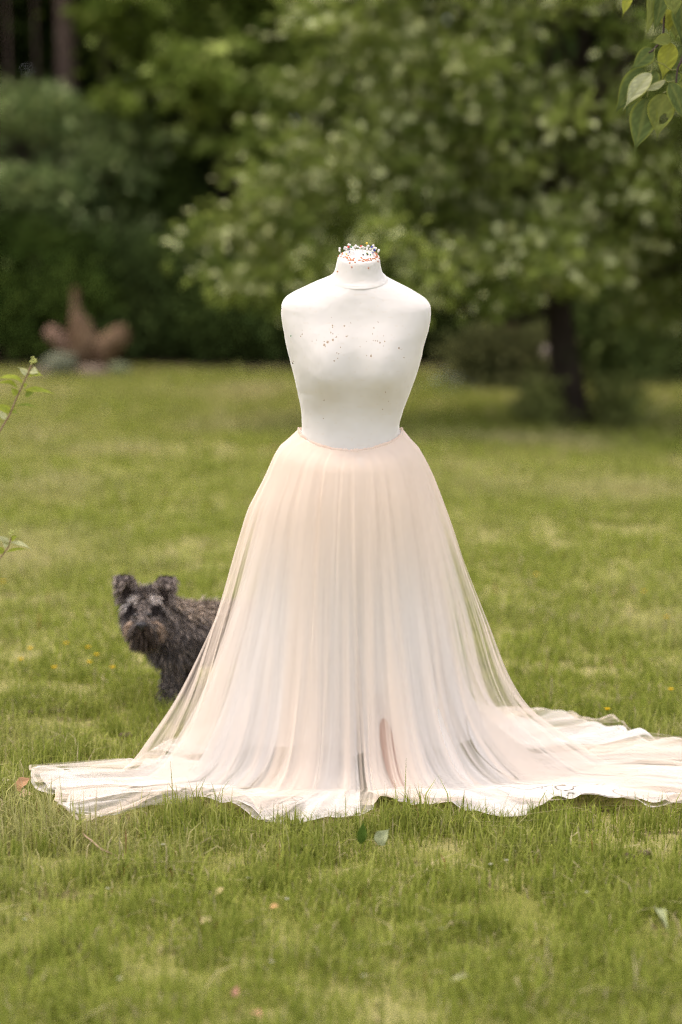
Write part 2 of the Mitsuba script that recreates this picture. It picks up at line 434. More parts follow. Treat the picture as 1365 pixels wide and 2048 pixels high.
# the wood behind them, a closed mass
rw = np.random.default_rng(77)
cen = np.stack([rw.uniform(-9, 9, 4000), rw.uniform(29.5, 36, 4000), 10.5 * rw.random(4000) ** 1.7 + 0.1], -1)
cen2 = np.stack([rw.uniform(-10, 10, 900), rw.uniform(26.0, 31, 900), rw.uniform(4.6, 10.5, 900)], -1)
keep = ~((cen2[:, 0] > -5) & (cen2[:, 0] < -2.2) & (cen2[:, 1] < 29))
cen2 = cen2[keep]
cen3 = np.stack([rw.uniform(-10, 10, 700), rw.uniform(25.2, 28, 700), rw.uniform(0.1, 1.5, 700)], -1)
cen4 = np.stack([rw.uniform(1.0, 9, 700), rw.uniform(24.5, 29, 700), rw.uniform(1.0, 5.5, 700)], -1)
v, f, c = merge([foliage(rw, np.vstack([cen, cen2]), 28, (0.5, 0.5, 0.34), (0.28, 0.2), [(0.02, 0.036, 0.01), (0.07, 0.10, 0.025)], 0.5),
                 foliage(rw, np.vstack([cen3, cen4]), 34, (0.25, 0.25, 0.15), (0.13, 0.08), [(0.02, 0.04, 0.011), (0.075, 0.11, 0.03)], 0.3)])
v[:, 2] = np.maximum(v[:, 2], 0.06)
add('woodland', (v, f), 'leaf_mat', color=c)
tag('woodland', 'dark dense wood closing off the garden behind the bushes', 'wood', kind='stuff')


# ---------------------------------------------------------------- dress form
def jersey_fn(p, n, uv):
    m = mikit.fbm(p.x * 30, p.y * 30, p.z * 30, 3)
    c = mikit.mix(mi.Color3f(0.595, 0.58, 0.55), mi.Color3f(0.645, 0.63, 0.60), m)
    st = mi.Float(0)
    for sx, sz, sr in STAINS:
        d = dr.sqrt(dr.square(p.x - sx) + dr.square(p.z - sz)) + (mikit.noise(p.x * 900, p.z * 900, 1.0) - 0.5) * 0.0012
        st = dr.maximum(st, 1 - mikit.smoothstep(sr * 0.6, sr * 1.5, d))
    st = dr.select(p.y < CY, st, 0)
    fox = mikit.smoothstep(0.80, 0.86, mikit.noise(p.x * 130, p.y * 130, p.z * 130)) * 0.12
    c = mikit.mix(c, mi.Color3f(0.55, 0.45, 0.33), fox)
    return mikit.mix(c, mi.Color3f(0.32, 0.225, 0.14), st * 0.9)


def jersey_bump(p, n, uv):
    return mikit.noise(p.x * 700, p.y * 700, p.z * 700) * 0.35 + mikit.fbm(p.x * 60, p.y * 60, p.z * 60, 2)


stain_px = [(463, 765, 5), (463, 780, 5), (559, 770, 6), (452, 818, 4), (448, 824, 4), (464, 833, 4), (510, 837, 3), (494, 855, 5), (467, 879, 8), (425, 896, 9), (398, 918, 9), (404, 930, 4), (398, 892, 4),
            (574, 851, 5), (585, 848, 4), (219, 838, 5), (207, 856, 4), (217, 806, 2), (300, 890, 3), (334, 881, 3), (528, 937, 4), (498, 978, 3), (514, 986, 4), (505, 1022, 4), (479, 1042, 6),
            (455, 706, 3), (611, 747, 3), (796, 786, 5), (831, 739, 3), (785, 833, 3), (873, 845, 3), (790, 884, 4), (808, 885, 4), (824, 887, 4), (845, 899, 6), (882, 891, 5), (871, 925, 3), (736, 890, 3),
            (772, 1006, 7), (772, 999, 5), (737, 1003, 4), (997, 946, 7), (1014, 957, 3), (1037, 1023, 4), (684, 935, 3), (396, 1370, 4), (890, 1300, 4), (867, 1445, 3), (391, 1521, 3), (147, 1063, 4), (916, 1380, 3)]
STAINS = []
for a, b, r in stain_px:
    q = at(550 + a / 4.015, 460 + b / 4.015, CY - 0.115)
    STAINS.append((float(q[0]), float(q[2]), r / 4.015 / 716))
scene['jersey_mat'] = {'type': 'twosided', 'bsdf': {'type': 'bumpmap', 'height': mikit.proc(jersey_bump, 2e-4), 'scale': 0.0004,
                       'bsdf': {'type': 'principled', 'base_color': mikit.proc(jersey_fn), 'roughness': 0.8, 'specular': 0.25, 'sheen': 0.3}}}

rows = np.array([  # v, left, right, front, back, exponent
    (553, 668, 766, .070, .080, 2.0), (558, 660, 773, .0768, .088, 2.0), (566, 640, 789, .081, .091, 2.05), (574, 618, 806, .084, .092, 2.1), (582, 599, 823, .087, .092, 2.15), (590, 581, 838, .0895, .092, 2.2), (597, 570, 849, .0915, .092, 2.3), (604, 565, 857, .0935, .092, 2.35),
    (612, 563, 861.5, .0955, .092, 2.4), (624, 562.8, 863, .099, .092, 2.4), (650, 566, 859, .112, .092, 2.4), (685, 572, 850, .124, .092, 2.4), (715, 579, 843, .131, .09, 2.35), (740, 585, 836, .132, .085, 2.3),
    (770, 592, 826, .120, .08, 2.25), (800, 599, 814.5, .105, .076, 2.2), (830, 603.5, 804.5, .094, .074, 2.2), (852, 604, 799, .092, .073, 2.2), (880, 598, 802, .096, .08, 2.2), (940, 578, 834, .108, .1, 2.2), (1010, 566, 850, .112, .118, 2.2), (1060, 568, 848, .11, .115, 2.2)])
zrow = np.array([at(700, v, CY)[2] for v in rows[:, 0]])
pl = np.array([[at(r[1], r[0], CY)[0], at(r[2], r[0], CY)[0], r[3], r[4], r[5]] for r in rows])
o = np.argsort(zrow)
interp = [Pchip(zrow[o], pl[o, i]) for i in range(5)]
NZ, NT = 280, 160
zs = np.linspace(zrow.min(), zrow.max(), NZ)
th = np.linspace(0, 2 * np.pi, NT, endpoint=False)
V = []
bz = at(700, 750, CY)[2]
for z in zs:
    L, R, fr, bk, ex = [g(z) for g in interp]
    c_, s_ = np.cos(th), np.sin(th)
    x = (L + R) / 2 + (R - L) / 2 * np.sign(c_) * np.abs(c_) ** (2 / ex)
    y = np.where(s_ < 0, fr, bk) * np.sign(s_) * np.abs(s_) ** (2 / ex)
    xm = (L + R) / 2
    front = np.clip(-s_, 0, 1) ** 0.6
    for bx in (-0.088, 0.088):
        dz = z - bz
        sz = 0.100 if dz > 0 else 0.042
        y = y - front * 0.039 * np.exp(-((x - xm - bx) ** 2) / (2 * 0.052 ** 2) - dz ** 2 / (2 * sz ** 2))
    y = y + front * 0.008 * np.exp(-((x - xm) ** 2) / (2 * 0.03 ** 2) - (z - bz) ** 2 / (2 * 0.05 ** 2))
    k = np.clip((z - at(700, 720, CY)[2]) / (zrow.max() - at(700, 720, CY)[2]), 0, 1)
    k = 0.30 * k * k * (3 - 2 * k)
    V.append(np.stack([x, CY + y, z + k * y], -1))
V = np.array(V)
V[..., 1] = gaussian_filter1d(V[..., 1], 5, axis=0, mode='nearest')
V = V.reshape(-1, 3)
nrm = V - np.array([CX, CY, 0])
nrm[:, 2] = 0
dent = (meshkit.fbm(V * 22, 3, seed=4) - 0.5) * 0.0035 + (meshkit.fbm(V * 70, 2, seed=9) - 0.5) * 0.0008
fold = -0.0022 * np.exp(-((V[:, 2] - at(600, 784, CY)[2] + 0.02 * (V[:, 0] + 0.08)) / 0.010) ** 2) * np.exp(-((V[:, 0] - at(618, 784, CY)[0]) / 0.03) ** 2) * (V[:, 1] < CY)
V = V + unit(nrm) * (dent + fold)[:, None]
Fc = grid_faces(len(zs), NT)
n0 = len(V)
V = np.vstack([V, V[:NT].mean(0)[None], V[-NT:].mean(0)[None]])
k = np.arange(NT)
Fc = np.vstack([Fc, np.stack([(k + 1) % NT, k, k * 0 + n0], 1), np.stack([n0 - NT + k, n0 - NT + (k + 1) % NT, k * 0 + n0 + 1], 1)])
DF = thing('dress_form', 'off-white jersey-covered dress form bust freckled with rust spots on a wooden tripod', 'dress form')
add('torso', (V, Fc), 'jersey_mat', DF, smooth=True)

# the neck block, its own piece above a seam
nr = np.array([(561, 52, 717), (560.4, 58.2, 717), (559, 58.7, 717), (555.5, 56.2, 717), (550, 51, 716.8), (543, 47.6, 716.8), (535, 45.3, 717), (525, 43.6, 717.5), (517.5, 42.4, 718), (514.2, 41, 718), (512, 38, 718), (510.6, 32, 718), (509.7, 22, 718), (509.3, 10, 718), (509.2, 0.4, 718)])
tk = np.concatenate([[0], np.cumsum(np.hypot(np.diff(nr[:, 0]), np.diff(nr[:, 1])))])
ts = np.linspace(0, tk[-1], 90)
nv, nw, nc = [Pchip(tk, nr[:, i])(ts) for i in range(3)]
NTH = 96
th = np.linspace(0, 2 * np.pi, NTH, endpoint=False)
NP = []
for v, w, c in zip(nv, nw, nc):
    p0 = at(c, v, CY)
    y = np.sin(th) * w / 716 * np.where(np.sin(th) < 0, 0.965, 1.10)
    shear = 0.30
    NP.append(np.stack([p0[0] + np.cos(th) * w / 716, CY + y, p0[2] + shear * y], -1))
NP = np.array(NP)
NV = NP.reshape(-1, 3)
rn = NV - np.array([at(717, 520, CY)[0], CY, 0])
rn[:, 2] = 0
NV = NV + unit(rn) * ((meshkit.fbm(NV * 45, 3, seed=6) - 0.5) * 0.003)[:, None]
add('neck', (NV, grid_faces(len(ts), NTH)), 'jersey_mat', DF, smooth=True)

# the stand
def wood_fn(p, n, uv):
    g = mikit.fbm(p.x * 60, p.y * 60, p.z * 7, 3)
    return mikit.mix(mi.Color3f(0.20, 0.085, 0.055), mi.Color3f(0.36, 0.19, 0.125), g)


scene['stand_wood_mat'] = {'type': 'principled', 'base_color': mikit.proc(wood_fn), 'roughness': 0.4, 'specular': 0.4}
zb = zrow.min()
pole_pts = [(CX, CY, zb + 0.02), (CX, CY, 0.7), (CX, CY, 0.30), (CX, CY, 0.22)]
add('pole', tube(pole_pts, [0.018, 0.018, 0.022, 0.020], 16), 'stand_wood_mat', DF, smooth=40)
prof = np.array([(0.001, 0.36), (0.030, 0.36), (0.036, 0.34), (0.036, 0.25), (0.028, 0.22), (0.001, 0.215)])
hub = trimesh.creation.revolve(prof[::-1], sections=28)
hub.apply_translation([CX, CY, 0])
add('hub', hub, 'stand_wood_mat', DF, smooth=35)
for a in (-62, 196, 75):
    d = np.array([math.cos(math.radians(a)), math.sin(math.radians(a)), 0])
    c0 = np.array([CX, CY, 0])
    pts = np.array([c0 + d * 0.03 + [0, 0, 0.31], c0 + d * 0.10 + [0, 0, 0.29], c0 + d * 0.18 + [0, 0, 0.20], c0 + d * 0.24 + [0, 0, 0.09], c0 + d * 0.29 + [0, 0, 0.02]])
    tt = np.linspace(0, 1, 14)
    pts = np.stack([Pchip(np.linspace(0, 1, 5), pts[:, i])(tt) for i in range(3)], -1)
    add('leg', tube(pts, np.interp(tt, [0, .5, 1], [0.019, 0.022, 0.016]), 12), 'stand_wood_mat', DF, smooth=40)

# pins in the neck
def plain(name, c, rough=0.25, metal=0.0):
    scene[name] = {'type': 'principled', 'base_color': rgb(*c), 'roughness': rough, 'metallic': metal, 'specular': 0.5}


for nm, c in (('white', (.72, .71, .69)), ('yellow', (.75, .55, .06)), ('red', (.62, .05, .03)), ('blue', (.03, .04, .30)), ('green', (.05, .22, .09)), ('black', (.015, .015, .015))):
    plain(f'pin_{nm}_mat', c)
plain('steel_mat', (.55, .55, .54), 0.3, 1.0)
plain('copper_mat', (.50, .19, .10), 0.35, 1.0)
rp = np.random.default_rng(5)
ball = trimesh.creation.icosphere(2, 1.0)
NN = np.array(trimesh.Trimesh(NV, grid_faces(len(ts), NTH), process=False).vertex_normals).reshape(len(ts), NTH, 3)
NG = NV.reshape(len(ts), NTH, 3)


def neck_at(row, thd):
    j = int(round((math.radians(thd) % (2 * np.pi)) / (2 * np.pi) * NTH)) % NTH
    n = NN[row, j]
    if n[2] < -0.2:
        n = -n
    return NG[row, j], n


def row_of(w, top=True):
    """the ring of the cap with half-width w (photo pixels)"""
    idx = np.arange(len(ts))[ts > tk[8]]
    return idx[np.argmin(np.abs(nw[idx] - w))]


def find_uv(u, v):
    """the visible point of the cap at photo pixel u, v"""
    P = NG.reshape(-1, 3) - EYE
    dep = P @ FWD
    pu, pv = 682.5 + F * (P @ RIGHT) / dep, 1024 - F * (P @ UP) / dep
    facing = np.einsum('ij,ij->i', NN.reshape(-1, 3), P) * np.sign(NN.reshape(-1, 3)[:, 2].mean()) < 1e9
    d = np.hypot(pu - u, pv - v) + (dep - dep.min()) * 60
    i = int(np.argmin(d))
    n = NN.reshape(-1, 3)[i]
    return NG.reshape(-1, 3)[i], n


def ball_pin(foot, tip, mat, label, group, r=0.0026, name='ball_headed_pin'):
    key = thing(name, label, 'pin', group)
    foot, tip = np.asarray(foot), np.asarray(tip)
    d = unit(tip - foot)
    add('shaft', tube([foot - d * 0.008, (foot + tip) / 2, tip], 0.00038, 5), 'steel_mat', key)
    m = ball.copy()
    m.apply_scale(r)
    m.apply_translation(tip)
    add('head', m, mat, key, smooth=True)


C5 = lambda x, y: (650 + x / 9.75, 470 + y / 9.75)      # pixel of the close view of the neck
axis_up = unit(np.array([0, -0.12, 1.0]))
heads = [(292, 258, 'white'), (288, 300, 'white'), (386, 264, 'white'), (395, 240, 'white'), (435, 245, 'white'), (422, 290, 'white'), (466, 184, 'white'), (490, 192, 'white'), (458, 230, 'red1'), (457, 247, 'blue'),
         (523, 234, 'green1'), (508, 268, 'white'), (555, 240, 'white'), (560, 262, 'white'), (605, 205, 'white'), (598, 222, 'white'), (648, 228, 'white'), (688, 250, 'white'), (715, 217, 'red2'), (738, 233, 'white'), (762, 242, 'white'),
         (820, 158, 'yellow1'), (818, 244, 'white'), (828, 280, 'white'), (853, 210, 'white'), (888, 268, 'white'), (918, 228, 'blue'), (925, 258, 'white'), (950, 202, 'white'), (970, 248, 'white'), (1000, 256, 'white'), (972, 293, 'blue'),
         (1055, 292, 'white'), (1045, 315, 'white'), (935, 305, 'white'), (545, 275, 'white'), (735, 228, 'white'),
         (480, 352, 'blue'), (752, 404, 'black'), (838, 392, 'black'), (818, 385, 'green2'), (887, 404, 'green2'), (828, 378, 'yellow2'), (420, 396, 'yellow2'), (935, 362, 'blue')]
PINLAB = {'white': ('white ball-headed pin standing in the top of the neck', 'white ball-headed pins in the neck'), 'blue': ('blue ball-headed pin in the top of the neck', 'blue pins in the neck'),
          'red1': ('red pin head among the white pins at the left of the neck top', None), 'red2': ('red pin head above the middle of the neck top', None), 'yellow1': ('yellow-headed pin standing tallest of all the pins', None),
          'green1': ('pale green pin head among the white pins at the back left of the neck', None), 'black': ('black-headed pin pushed into the front of the neck top', 'black pins in the neck'),
          'green2': ('dark green pin pushed into the front right of the neck top', 'dark green pins in the neck'), 'yellow2': ('small yellow pin pushed low into the neck top', 'small yellow pins in the neck')}
for i, (x, y, kind) in enumerate(heads):
    u, v = C5(x, y)
    low = y > 330
    a_u = (u - 718) / 42.0
    if low:
        foot, n = find_uv(u, v)
        tip = foot + np.array([0, -0.5, 1.0]) / 1.12 * 0.004
    else:
        ydep = CY + rp.uniform(-0.012, 0.045) * math.sqrt(max(0.05, 1 - min(1, a_u ** 2)))
        tip = at(u, v, ydep)
        fx = at(718 + (u - 718) * 0.92, 510.5 + 3 * a_u ** 2, CY)
        zt = fx[2] + 0.30 * (ydep - CY)
        foot = np.array([fx[0], ydep, min(zt, tip[2] - 0.006) - 0.003])
    lab, grp = PINLAB[kind]
    ball_pin(foot, tip, f"pin_{kind.rstrip('12')}_mat", lab, grp, 0.0033 if not low else 0.0023)

dome = trimesh.creation.icosphere(1, 1.0)
cop = [(278, 408), (322, 424), (368, 432), (400, 428), (425, 440), (440, 456), (448, 438), (460, 490), (485, 448), (498, 490), (505, 470), (525, 486), (552, 476), (565, 500), (578, 458), (545, 488), (485, 538), (598, 530), (525, 622), (845, 640), (247, 713),
       (660, 490), (695, 488), (705, 436), (720, 455), (752, 476), (765, 505), (782, 480), (735, 502), (815, 505), (820, 476), (845, 462), (862, 494), (890, 452), (895, 470), (908, 490), (932, 468), (940, 455), (970, 462), (988, 462), (985, 435), (1000, 420), (1010, 440), (1020, 425), (1028, 410), (1000, 392),
       (1015, 375), (1020, 352), (985, 330), (960, 350), (995, 318), (960, 410), (1035, 515), (1062, 455), (325, 392), (350, 375), (345, 350), (458, 404), (415, 432), (800, 500), (1030, 385), (990, 365)]
for i, (x, y) in enumerate(cop):
    u, v = C5(x, y)
    p, n = find_uv(u, v)
    n = unit(np.array([(u - 718) / 42 * 0.8, -0.7, 0.5]))
    m = dome.copy()
    m.apply_scale([0.0025, 0.0025, 0.0017])
    m.apply_transform(trimesh.geometry.align_vectors([0, 0, 1], n))
    m.apply_translation(p + n * 0.0006)
    low = {18: ('copper pin head alone low on the left of the neck front', None), 19: ('copper pin head alone low on the right of the neck front', None), 20: ('copper pin head far down at the left edge of the neck', None)}
    lab, grp = low.get(i, ('small copper-headed pin pushed in round the rim of the neck', 'copper pins round the neck rim'))
    key = numbered('copper_pin')
    scene[key] = mikit.ply(m, 'copper_mat', smooth=True)
    tag(key, lab, 'pin', grp)
for i, (x, y, s) in enumerate([(52, 630, 'dark pin head at the left shoulder edge'), (129, 842, 'dark green pin head low at the left of the chest'), (146, 1062, 'dark pin at the left side below the bust')]):
    q = at(550 + x / 4.015, 460 + y / 4.015, CY - 0.03)
    d2 = np.linalg.norm((V[:, [0, 2]] - q[[0, 2]]), axis=1) + (V[:, 1] > CY + 0.01)
    p = V[np.argmin(d2)]
    m = dome.copy()
    m.apply_scale(0.0022)
    m.apply_translation(p)
    key = numbered('ball_headed_pin')
    scene[key] = mikit.ply(m, 'pin_green_mat' if i == 1 else 'pin_black_mat', smooth=True)
    tag(key, s, 'pin')

# ---------------------------------------------------------------- tulle skirt
WZ = 0.0


def tulle(name, base, lo, hi, seedk, panels=0.0, trans=0.9):
    """sheer net: partly covered by threads, denser where it is gathered at the waist and along its folds; the inner layer hangs in separate panels"""
    def op(p, n, uv):
        st = mikit.fbm(uv.x * 260.0, uv.y * 2.0, seedk, 3)
        st2 = mikit.fbm(uv.x * 58.0, uv.y * 1.6, seedk + 9.0, 2)
        o = lo + (hi - lo) * mikit.smoothstep(0.37, 0.64, st * 0.45 + st2 * 0.55)
        ln = mikit.noise(uv.x * 150.0, uv.y * 1.5, seedk + 40.0) - 0.5
        o = o + 0.30 * (1 - mikit.smoothstep(0.0, 0.07, dr.abs(ln))) * mikit.noise(uv.x * 60.0, uv.y * 4.0, seedk + 50.0)
        if panels:
            w = mikit.noise(uv.x * panels, uv.y * 0.9, seedk + 20.0)
            gap = 1 - mikit.smoothstep(0.31, 0.37, w)
            o = o * (1 - gap) + 0.12 * gap
        gath = 1 - mikit.smoothstep(0.0, 0.30, uv.y)
        o = o + (0.93 - o) * gath * gath
        hemb = mikit.smoothstep(0.985, 0.990, uv.y)
        return dr.clip(o + hemb * 0.35, 0, 0.97)

    scene[name] = {'type': 'mask', 'opacity': mikit.proc(op), 'bsdf': {'type': 'principledthin', 'base_color': rgb(*base), 'roughness': 0.9, 'diff_trans': trans, 'eta': 1.2, 'spec_trans': 0.0}}


tulle('peach_tulle_mat', (0.91, 0.80, 0.695), 0.04, 0.60, 1.0)
tulle('ivory_tulle_mat', (0.90, 0.87, 0.835), 0.12, 0.58, 31.0)
scene['lining_mat'] = {'type': 'principledthin', 'base_color': rgb(0.91, 0.895, 0.875), 'roughness': 0.8, 'diff_trans': 0.25, 'eta': 1.25, 'spec_trans': 0.0}
tulle('chiffon_mat', (0.79, 0.78, 0.765), 0.70, 0.92, 57.0, panels=46.0, trans=0.5)

sil_r = [(858, 806), (869, 818), (884, 831), (907, 845), (938, 861), (988, 882), (1049, 905), (1120, 928), (1250, 972), (1350, 1003), (1400, 1028), (1435, 1058), (1475, 1110), (1520, 1180), (1560, 1260)]
sil_l = [(862, 597), (877, 574), (904, 554), (951, 534), (988, 515), (1015, 501), (1076, 480), (1200, 437), (1300, 393), (1395, 342), (1470, 285), (1510, 250), (1540, 205), (1560, 160)]
WX = at(702, 865, CY)[0]
zr = np.array([at(702, v, CY)[2] for v, _ in sil_r]); rr_ = np.array([at(u, v, CY)[0] - WX for v, u in sil_r])
zl = np.array([at(702, v, CY)[2] for v, _ in sil_l]); rl_ = np.array([WX - at(u, v, CY)[0] for v, u in sil_l])
fr_ = Pchip(zr[::-1], rr_[::-1], extrapolate=True)
fl_ = Pchip(zl[::-1], rl_[::-1], extrapolate=True)
ZW = zl[0]
ff_ = Pchip([0.0, 0.045, 0.07, 0.11, 0.17, 0.28, 0.48, 0.7, ZW - 0.05, ZW - 0.02, ZW + 0.02], [0.42, 0.335, 0.302, 0.279, 0.262, 0.247, 0.230, 0.205, 0.145, 0.12, 0.100])
fb_ = Pchip([0.0, 0.05, 0.12, 0.25, 0.45, 0.7, ZW - 0.05, ZW - 0.02, ZW + 0.02], [0.75, 0.62, 0.54, 0.47, 0.40, 0.31, 0.155, 0.12, 0.085])


def waist_z(s):
    """the waistline dips in front"""
    return ZW + 0.004 - 0.050 * np.clip(-s, 0, 1) ** 0.85 - 0.006 * np.clip(s, 0, 1)


def waist_r(c, s):
    return 1 / np.sqrt((c / 0.139) ** 2 + (s / np.where(s < 0, 0.1005, 0.080)) ** 2)


def skirt_layer(seed, scale, zend, on_ground, amp, tang, R, NT=1100, NH=74, NG_=34, hem_out=0.0, inset=0.0, w0=0.0):
    """one layer of cloth: gathered at the waist, hanging in folds, then spread over the grass to the hem"""
    th = np.linspace(-np.pi * 1.5, np.pi * 0.5, NT)
    c, s = np.cos(th), np.sin(th)
    zt = waist_z(s)
    rowsP, rowsV = [], []
    sv = np.linspace(0, 1, NH)
    circ = np.stack([c, s], -1)
    H = hem_point(th)
    H = H + unit(np.array([WX, CY]) - H) * (-hem_out)
    E = np.hypot(H[:, 0] - WX, H[:, 1] - CY)
    for k in sv:
        e = k ** 0.85
        z = zt + (zend - zt) * e
        side = np.where(c > 0, fr_(np.clip(z + 0.0, zr.min(), ZW)), fl_(np.clip(z, zl.min(), ZW)))
        fb = np.where(s < 0, ff_(np.clip(z, 0, ZW)), fb_(np.clip(z, 0, ZW)))
        r = 1 / np.sqrt((c / side) ** 2 + (s / fb) ** 2)
        if on_ground:                               # the cone narrows towards the ground where the hem lies close
            if k == 0:
                se = np.where(c > 0, fr_(max(zend, zr.min())), fl_(max(zend, zl.min())))
                fe = np.where(s < 0, ff_(zend), fb_(zend))
                ratio = np.minimum(1, 0.90 * E / (1 / np.sqrt((c / se) ** 2 + (s / fe) ** 2)))
                ratio = np.convolve(np.concatenate([ratio[-40:], ratio, ratio[:40]]), np.ones(41) / 41, 'same')[40:-40]
            r = r * (1 - (1 - ratio) * k ** 2.5)
        q = np.clip(k / 0.024, 0, 1)
        q = 1 - (1 - q) ** 2
        r = (waist_r(c, s) + w0) * (1 - q) + r * q
        w = 1 + (scale - 1) * np.clip(k / 0.2, 0, 1)
        r = r * w - inset * np.clip(k / 0.1, 0, 1)
        rowsP.append((r, z, k))
    n0 = len(rowsP)
    if on_ground:
        r1 = rowsP[-1][0]
        for k in np.linspace(0, 1, NG_ + 1)[1:]:
            rowsP.append((r1, np.full(NT, zend), 1 + k))
    out, uv = [], []
    L = 2.0 if on_ground else 1.0
    for r, z, k in rowsP:
        h = min(k, 1.0)
        lay = max(0.0, k - 1)
        R1, R2 = R, R * 2.3
        fine = meshkit.noise(np.stack([c * R2, s * R2, np.full(NT, h * 1.1 + seed)], -1), seed) - 0.5
        coarse = meshkit.noise(np.stack([c * R1 * 0.5, s * R1 * 0.5, np.full(NT, h * 0.9 + seed)], -1), seed + 1) - 0.5
        mid = meshkit.noise(np.stack([c * R1, s * R1, np.full(NT, h * 1.0 + seed)], -1), seed + 2) - 0.5
        a = amp * np.clip(h / 0.9, 0, 1) ** 0.9
        rip = fine * ((0.011 if w0 > 0.004 else 0.004) + a * (0.35 if w0 > 0.004 else 0.2)) * min(1, 0.25 + h * 8) + mid * (0.004 + a * 0.9) * min(1, h * 5) + coarse * a * 1.1 * min(1, h * 2)
        fade = 1 - 0.75 * min(1, lay * 1.3)
        t2 = meshkit.noise(np.stack([c * R1 * 1.1, s * R1 * 1.1, np.full(NT, h * 0.8 + seed + 40)], -1), seed + 3) - 0.5
        sh = tang * t2 * min(1, h * 8) * (0.25 + h) * max(0.0, 1 - 1.25 * lay)
        rr2 = r + rip * fade * (1 - 0.85 * lay)
        x = WX + c * rr2 - s * sh
        y = CY + s * rr2 + c * sh
        if lay > 0:
            x = x + (H[:, 0] - (WX + c * r)) * lay
            y = y + (H[:, 1] - (CY + s * r)) * lay
        zz = z + 0.0
        if on_ground and lay > 0:
            P = np.stack([x * 4.5, y * 4.5, np.full(NT, seed * 1.0)], -1)
            lump = (meshkit.fbm(P, 3, seed + 5) - 0.42) * 0.06
            wr = np.abs(meshkit.fbm(np.stack([x * 11 + y * 5, y * 16, x * 0 + seed], -1), 2, seed + 8) - 0.5) * 0.014
            zz = z + (lump + wr + rip * 0.30) * math.sin(min(1, lay * 1.4) * np.pi / 2)
            if lay > 0.8:
                ruff = meshkit.noise(np.stack([x * 18, y * 18, x * 0 + seed], -1), seed + 6) - 0.45
                zz = zz + ruff * 0.030 * (lay - 0.8) / 0.2
                x = x + (meshkit.noise(np.stack([x * 12, y * 12, x * 0], -1), seed + 7) - 0.5) * 0.022 * (lay - 0.8) / 0.2
                y = y + (meshkit.noise(np.stack([x * 14, y * 14, x * 0], -1), seed + 9) - 0.5) * 0.026 * (lay - 0.8) / 0.2
            zz = np.maximum(zz, zend * 0.45)
        elif not on_ground and k > 0.8:
            zz = zz + (coarse + mid * 0.4) * 0.05 * (k - 0.8) / 0.2
        out.append(np.stack([x, y, zz], -1))
        uv.append(np.stack([(th + np.pi * 1.5) / (2 * np.pi), np.full(NT, k / L)], -1))
    return (np.array(out).reshape(-1, 3), grid_faces(len(out), NT, False)), np.array(uv).reshape(-1, 2)


SK = thing('tulle_skirt', 'long sheer peach and ivory tulle skirt with a train, worn by the dress form', 'skirt')
for nm, mat, lab, args in (
        ('outer_layer', 'peach_tulle_mat', 'sheer peach outermost tulle layer', dict(seed=3, scale=1.0, zend=0.045, on_ground=True, amp=0.050, tang=0.045, R=7.5, w0=0.009)),
        ('tulle_layer', 'ivory_tulle_mat', 'ivory tulle layer under the peach one', dict(seed=17, scale=0.87, zend=0.036, on_ground=True, amp=0.055, tang=0.05, R=6.0, hem_out=-0.006, w0=0.005, inset=0.003)),
        ('chiffon_layer', 'chiffon_mat', 'white inner layer falling to the ground in panels', dict(seed=29, scale=0.78, zend=0.028, on_ground=True, amp=0.055, tang=0.04, R=5.0, hem_out=-0.03, w0=0.001, inset=0.008)),
        ('lining', 'lining_mat', 'opaque white lining ending above the ground', dict(seed=41, scale=0.65, zend=0.115, on_ground=False, amp=0.035, tang=0.02, R=5.0, w0=-0.003, inset=0.014))):
    m, uv = skirt_layer(**args)
    add(nm, m, mat, SK, smooth=True, uv=uv)
    tag(SK + '__' + nm, lab)
# elastic waistband with small gathers
th = np.linspace(0, 2 * np.pi, 420, endpoint=False)
c, s = np.cos(th), np.sin(th)
rowsB = []
for q in np.linspace(0, 1, 7):
    zt = waist_z(s)
    g = meshkit.noise(np.stack([c * 38, s * 38, q * 1.2 + 0 * c], -1), 71) - 0.5
    g2 = meshkit.noise(np.stack([c * 9, s * 9, q * 3 + 0 * c], -1), 72) - 0.5
    r = waist_r(c, s) + 0.0065 + (0.0015 + 0.001 * math.sin(q * 3 * np.pi)) + g * 0.0075 + g2 * 0.002 - 0.002 * (q > 0.8)
    rowsB.append(np.stack([WX + c * r, CY + s * r, zt - 0.012 + 0.018 * q + (g * 0.006 + g2 * 0.004) * (q > 0.8)], -1))
add('waistband', (np.array(rowsB).reshape(-1, 3), grid_faces(7, 420)), 'band_mat', SK, smooth=True)
scene['band_mat'] = {'type': 'principledthin', 'base_color': rgb(0.82, 0.69, 0.59), 'roughness': 0.85, 'diff_trans': 0.6, 'eta': 1.2, 'spec_trans': 0.0}

# ---------------------------------------------------------------- dog
def hull(a, ra, b, rb):
    sa = m3.Manifold.sphere(ra, 24).translate(tuple(map(float, a)))
    sb = m3.Manifold.sphere(rb, 24).translate(tuple(map(float, b)))
    return m3.Manifold.batch_hull([sa, sb])


def body(bones, edge_len=0.012, it=14):
    m = m3.Manifold.batch_boolean([hull(*b) for b in bones], m3.OpType.Add).refine_to_length(edge_len)
    q = m.to_mesh()
    t = trimesh.Trimesh(q.vert_properties[:, :3], q.tri_verts, process=True)
    trimesh.smoothing.filter_taubin(t, lamb=0.5, nu=0.52, iterations=it)
    return t


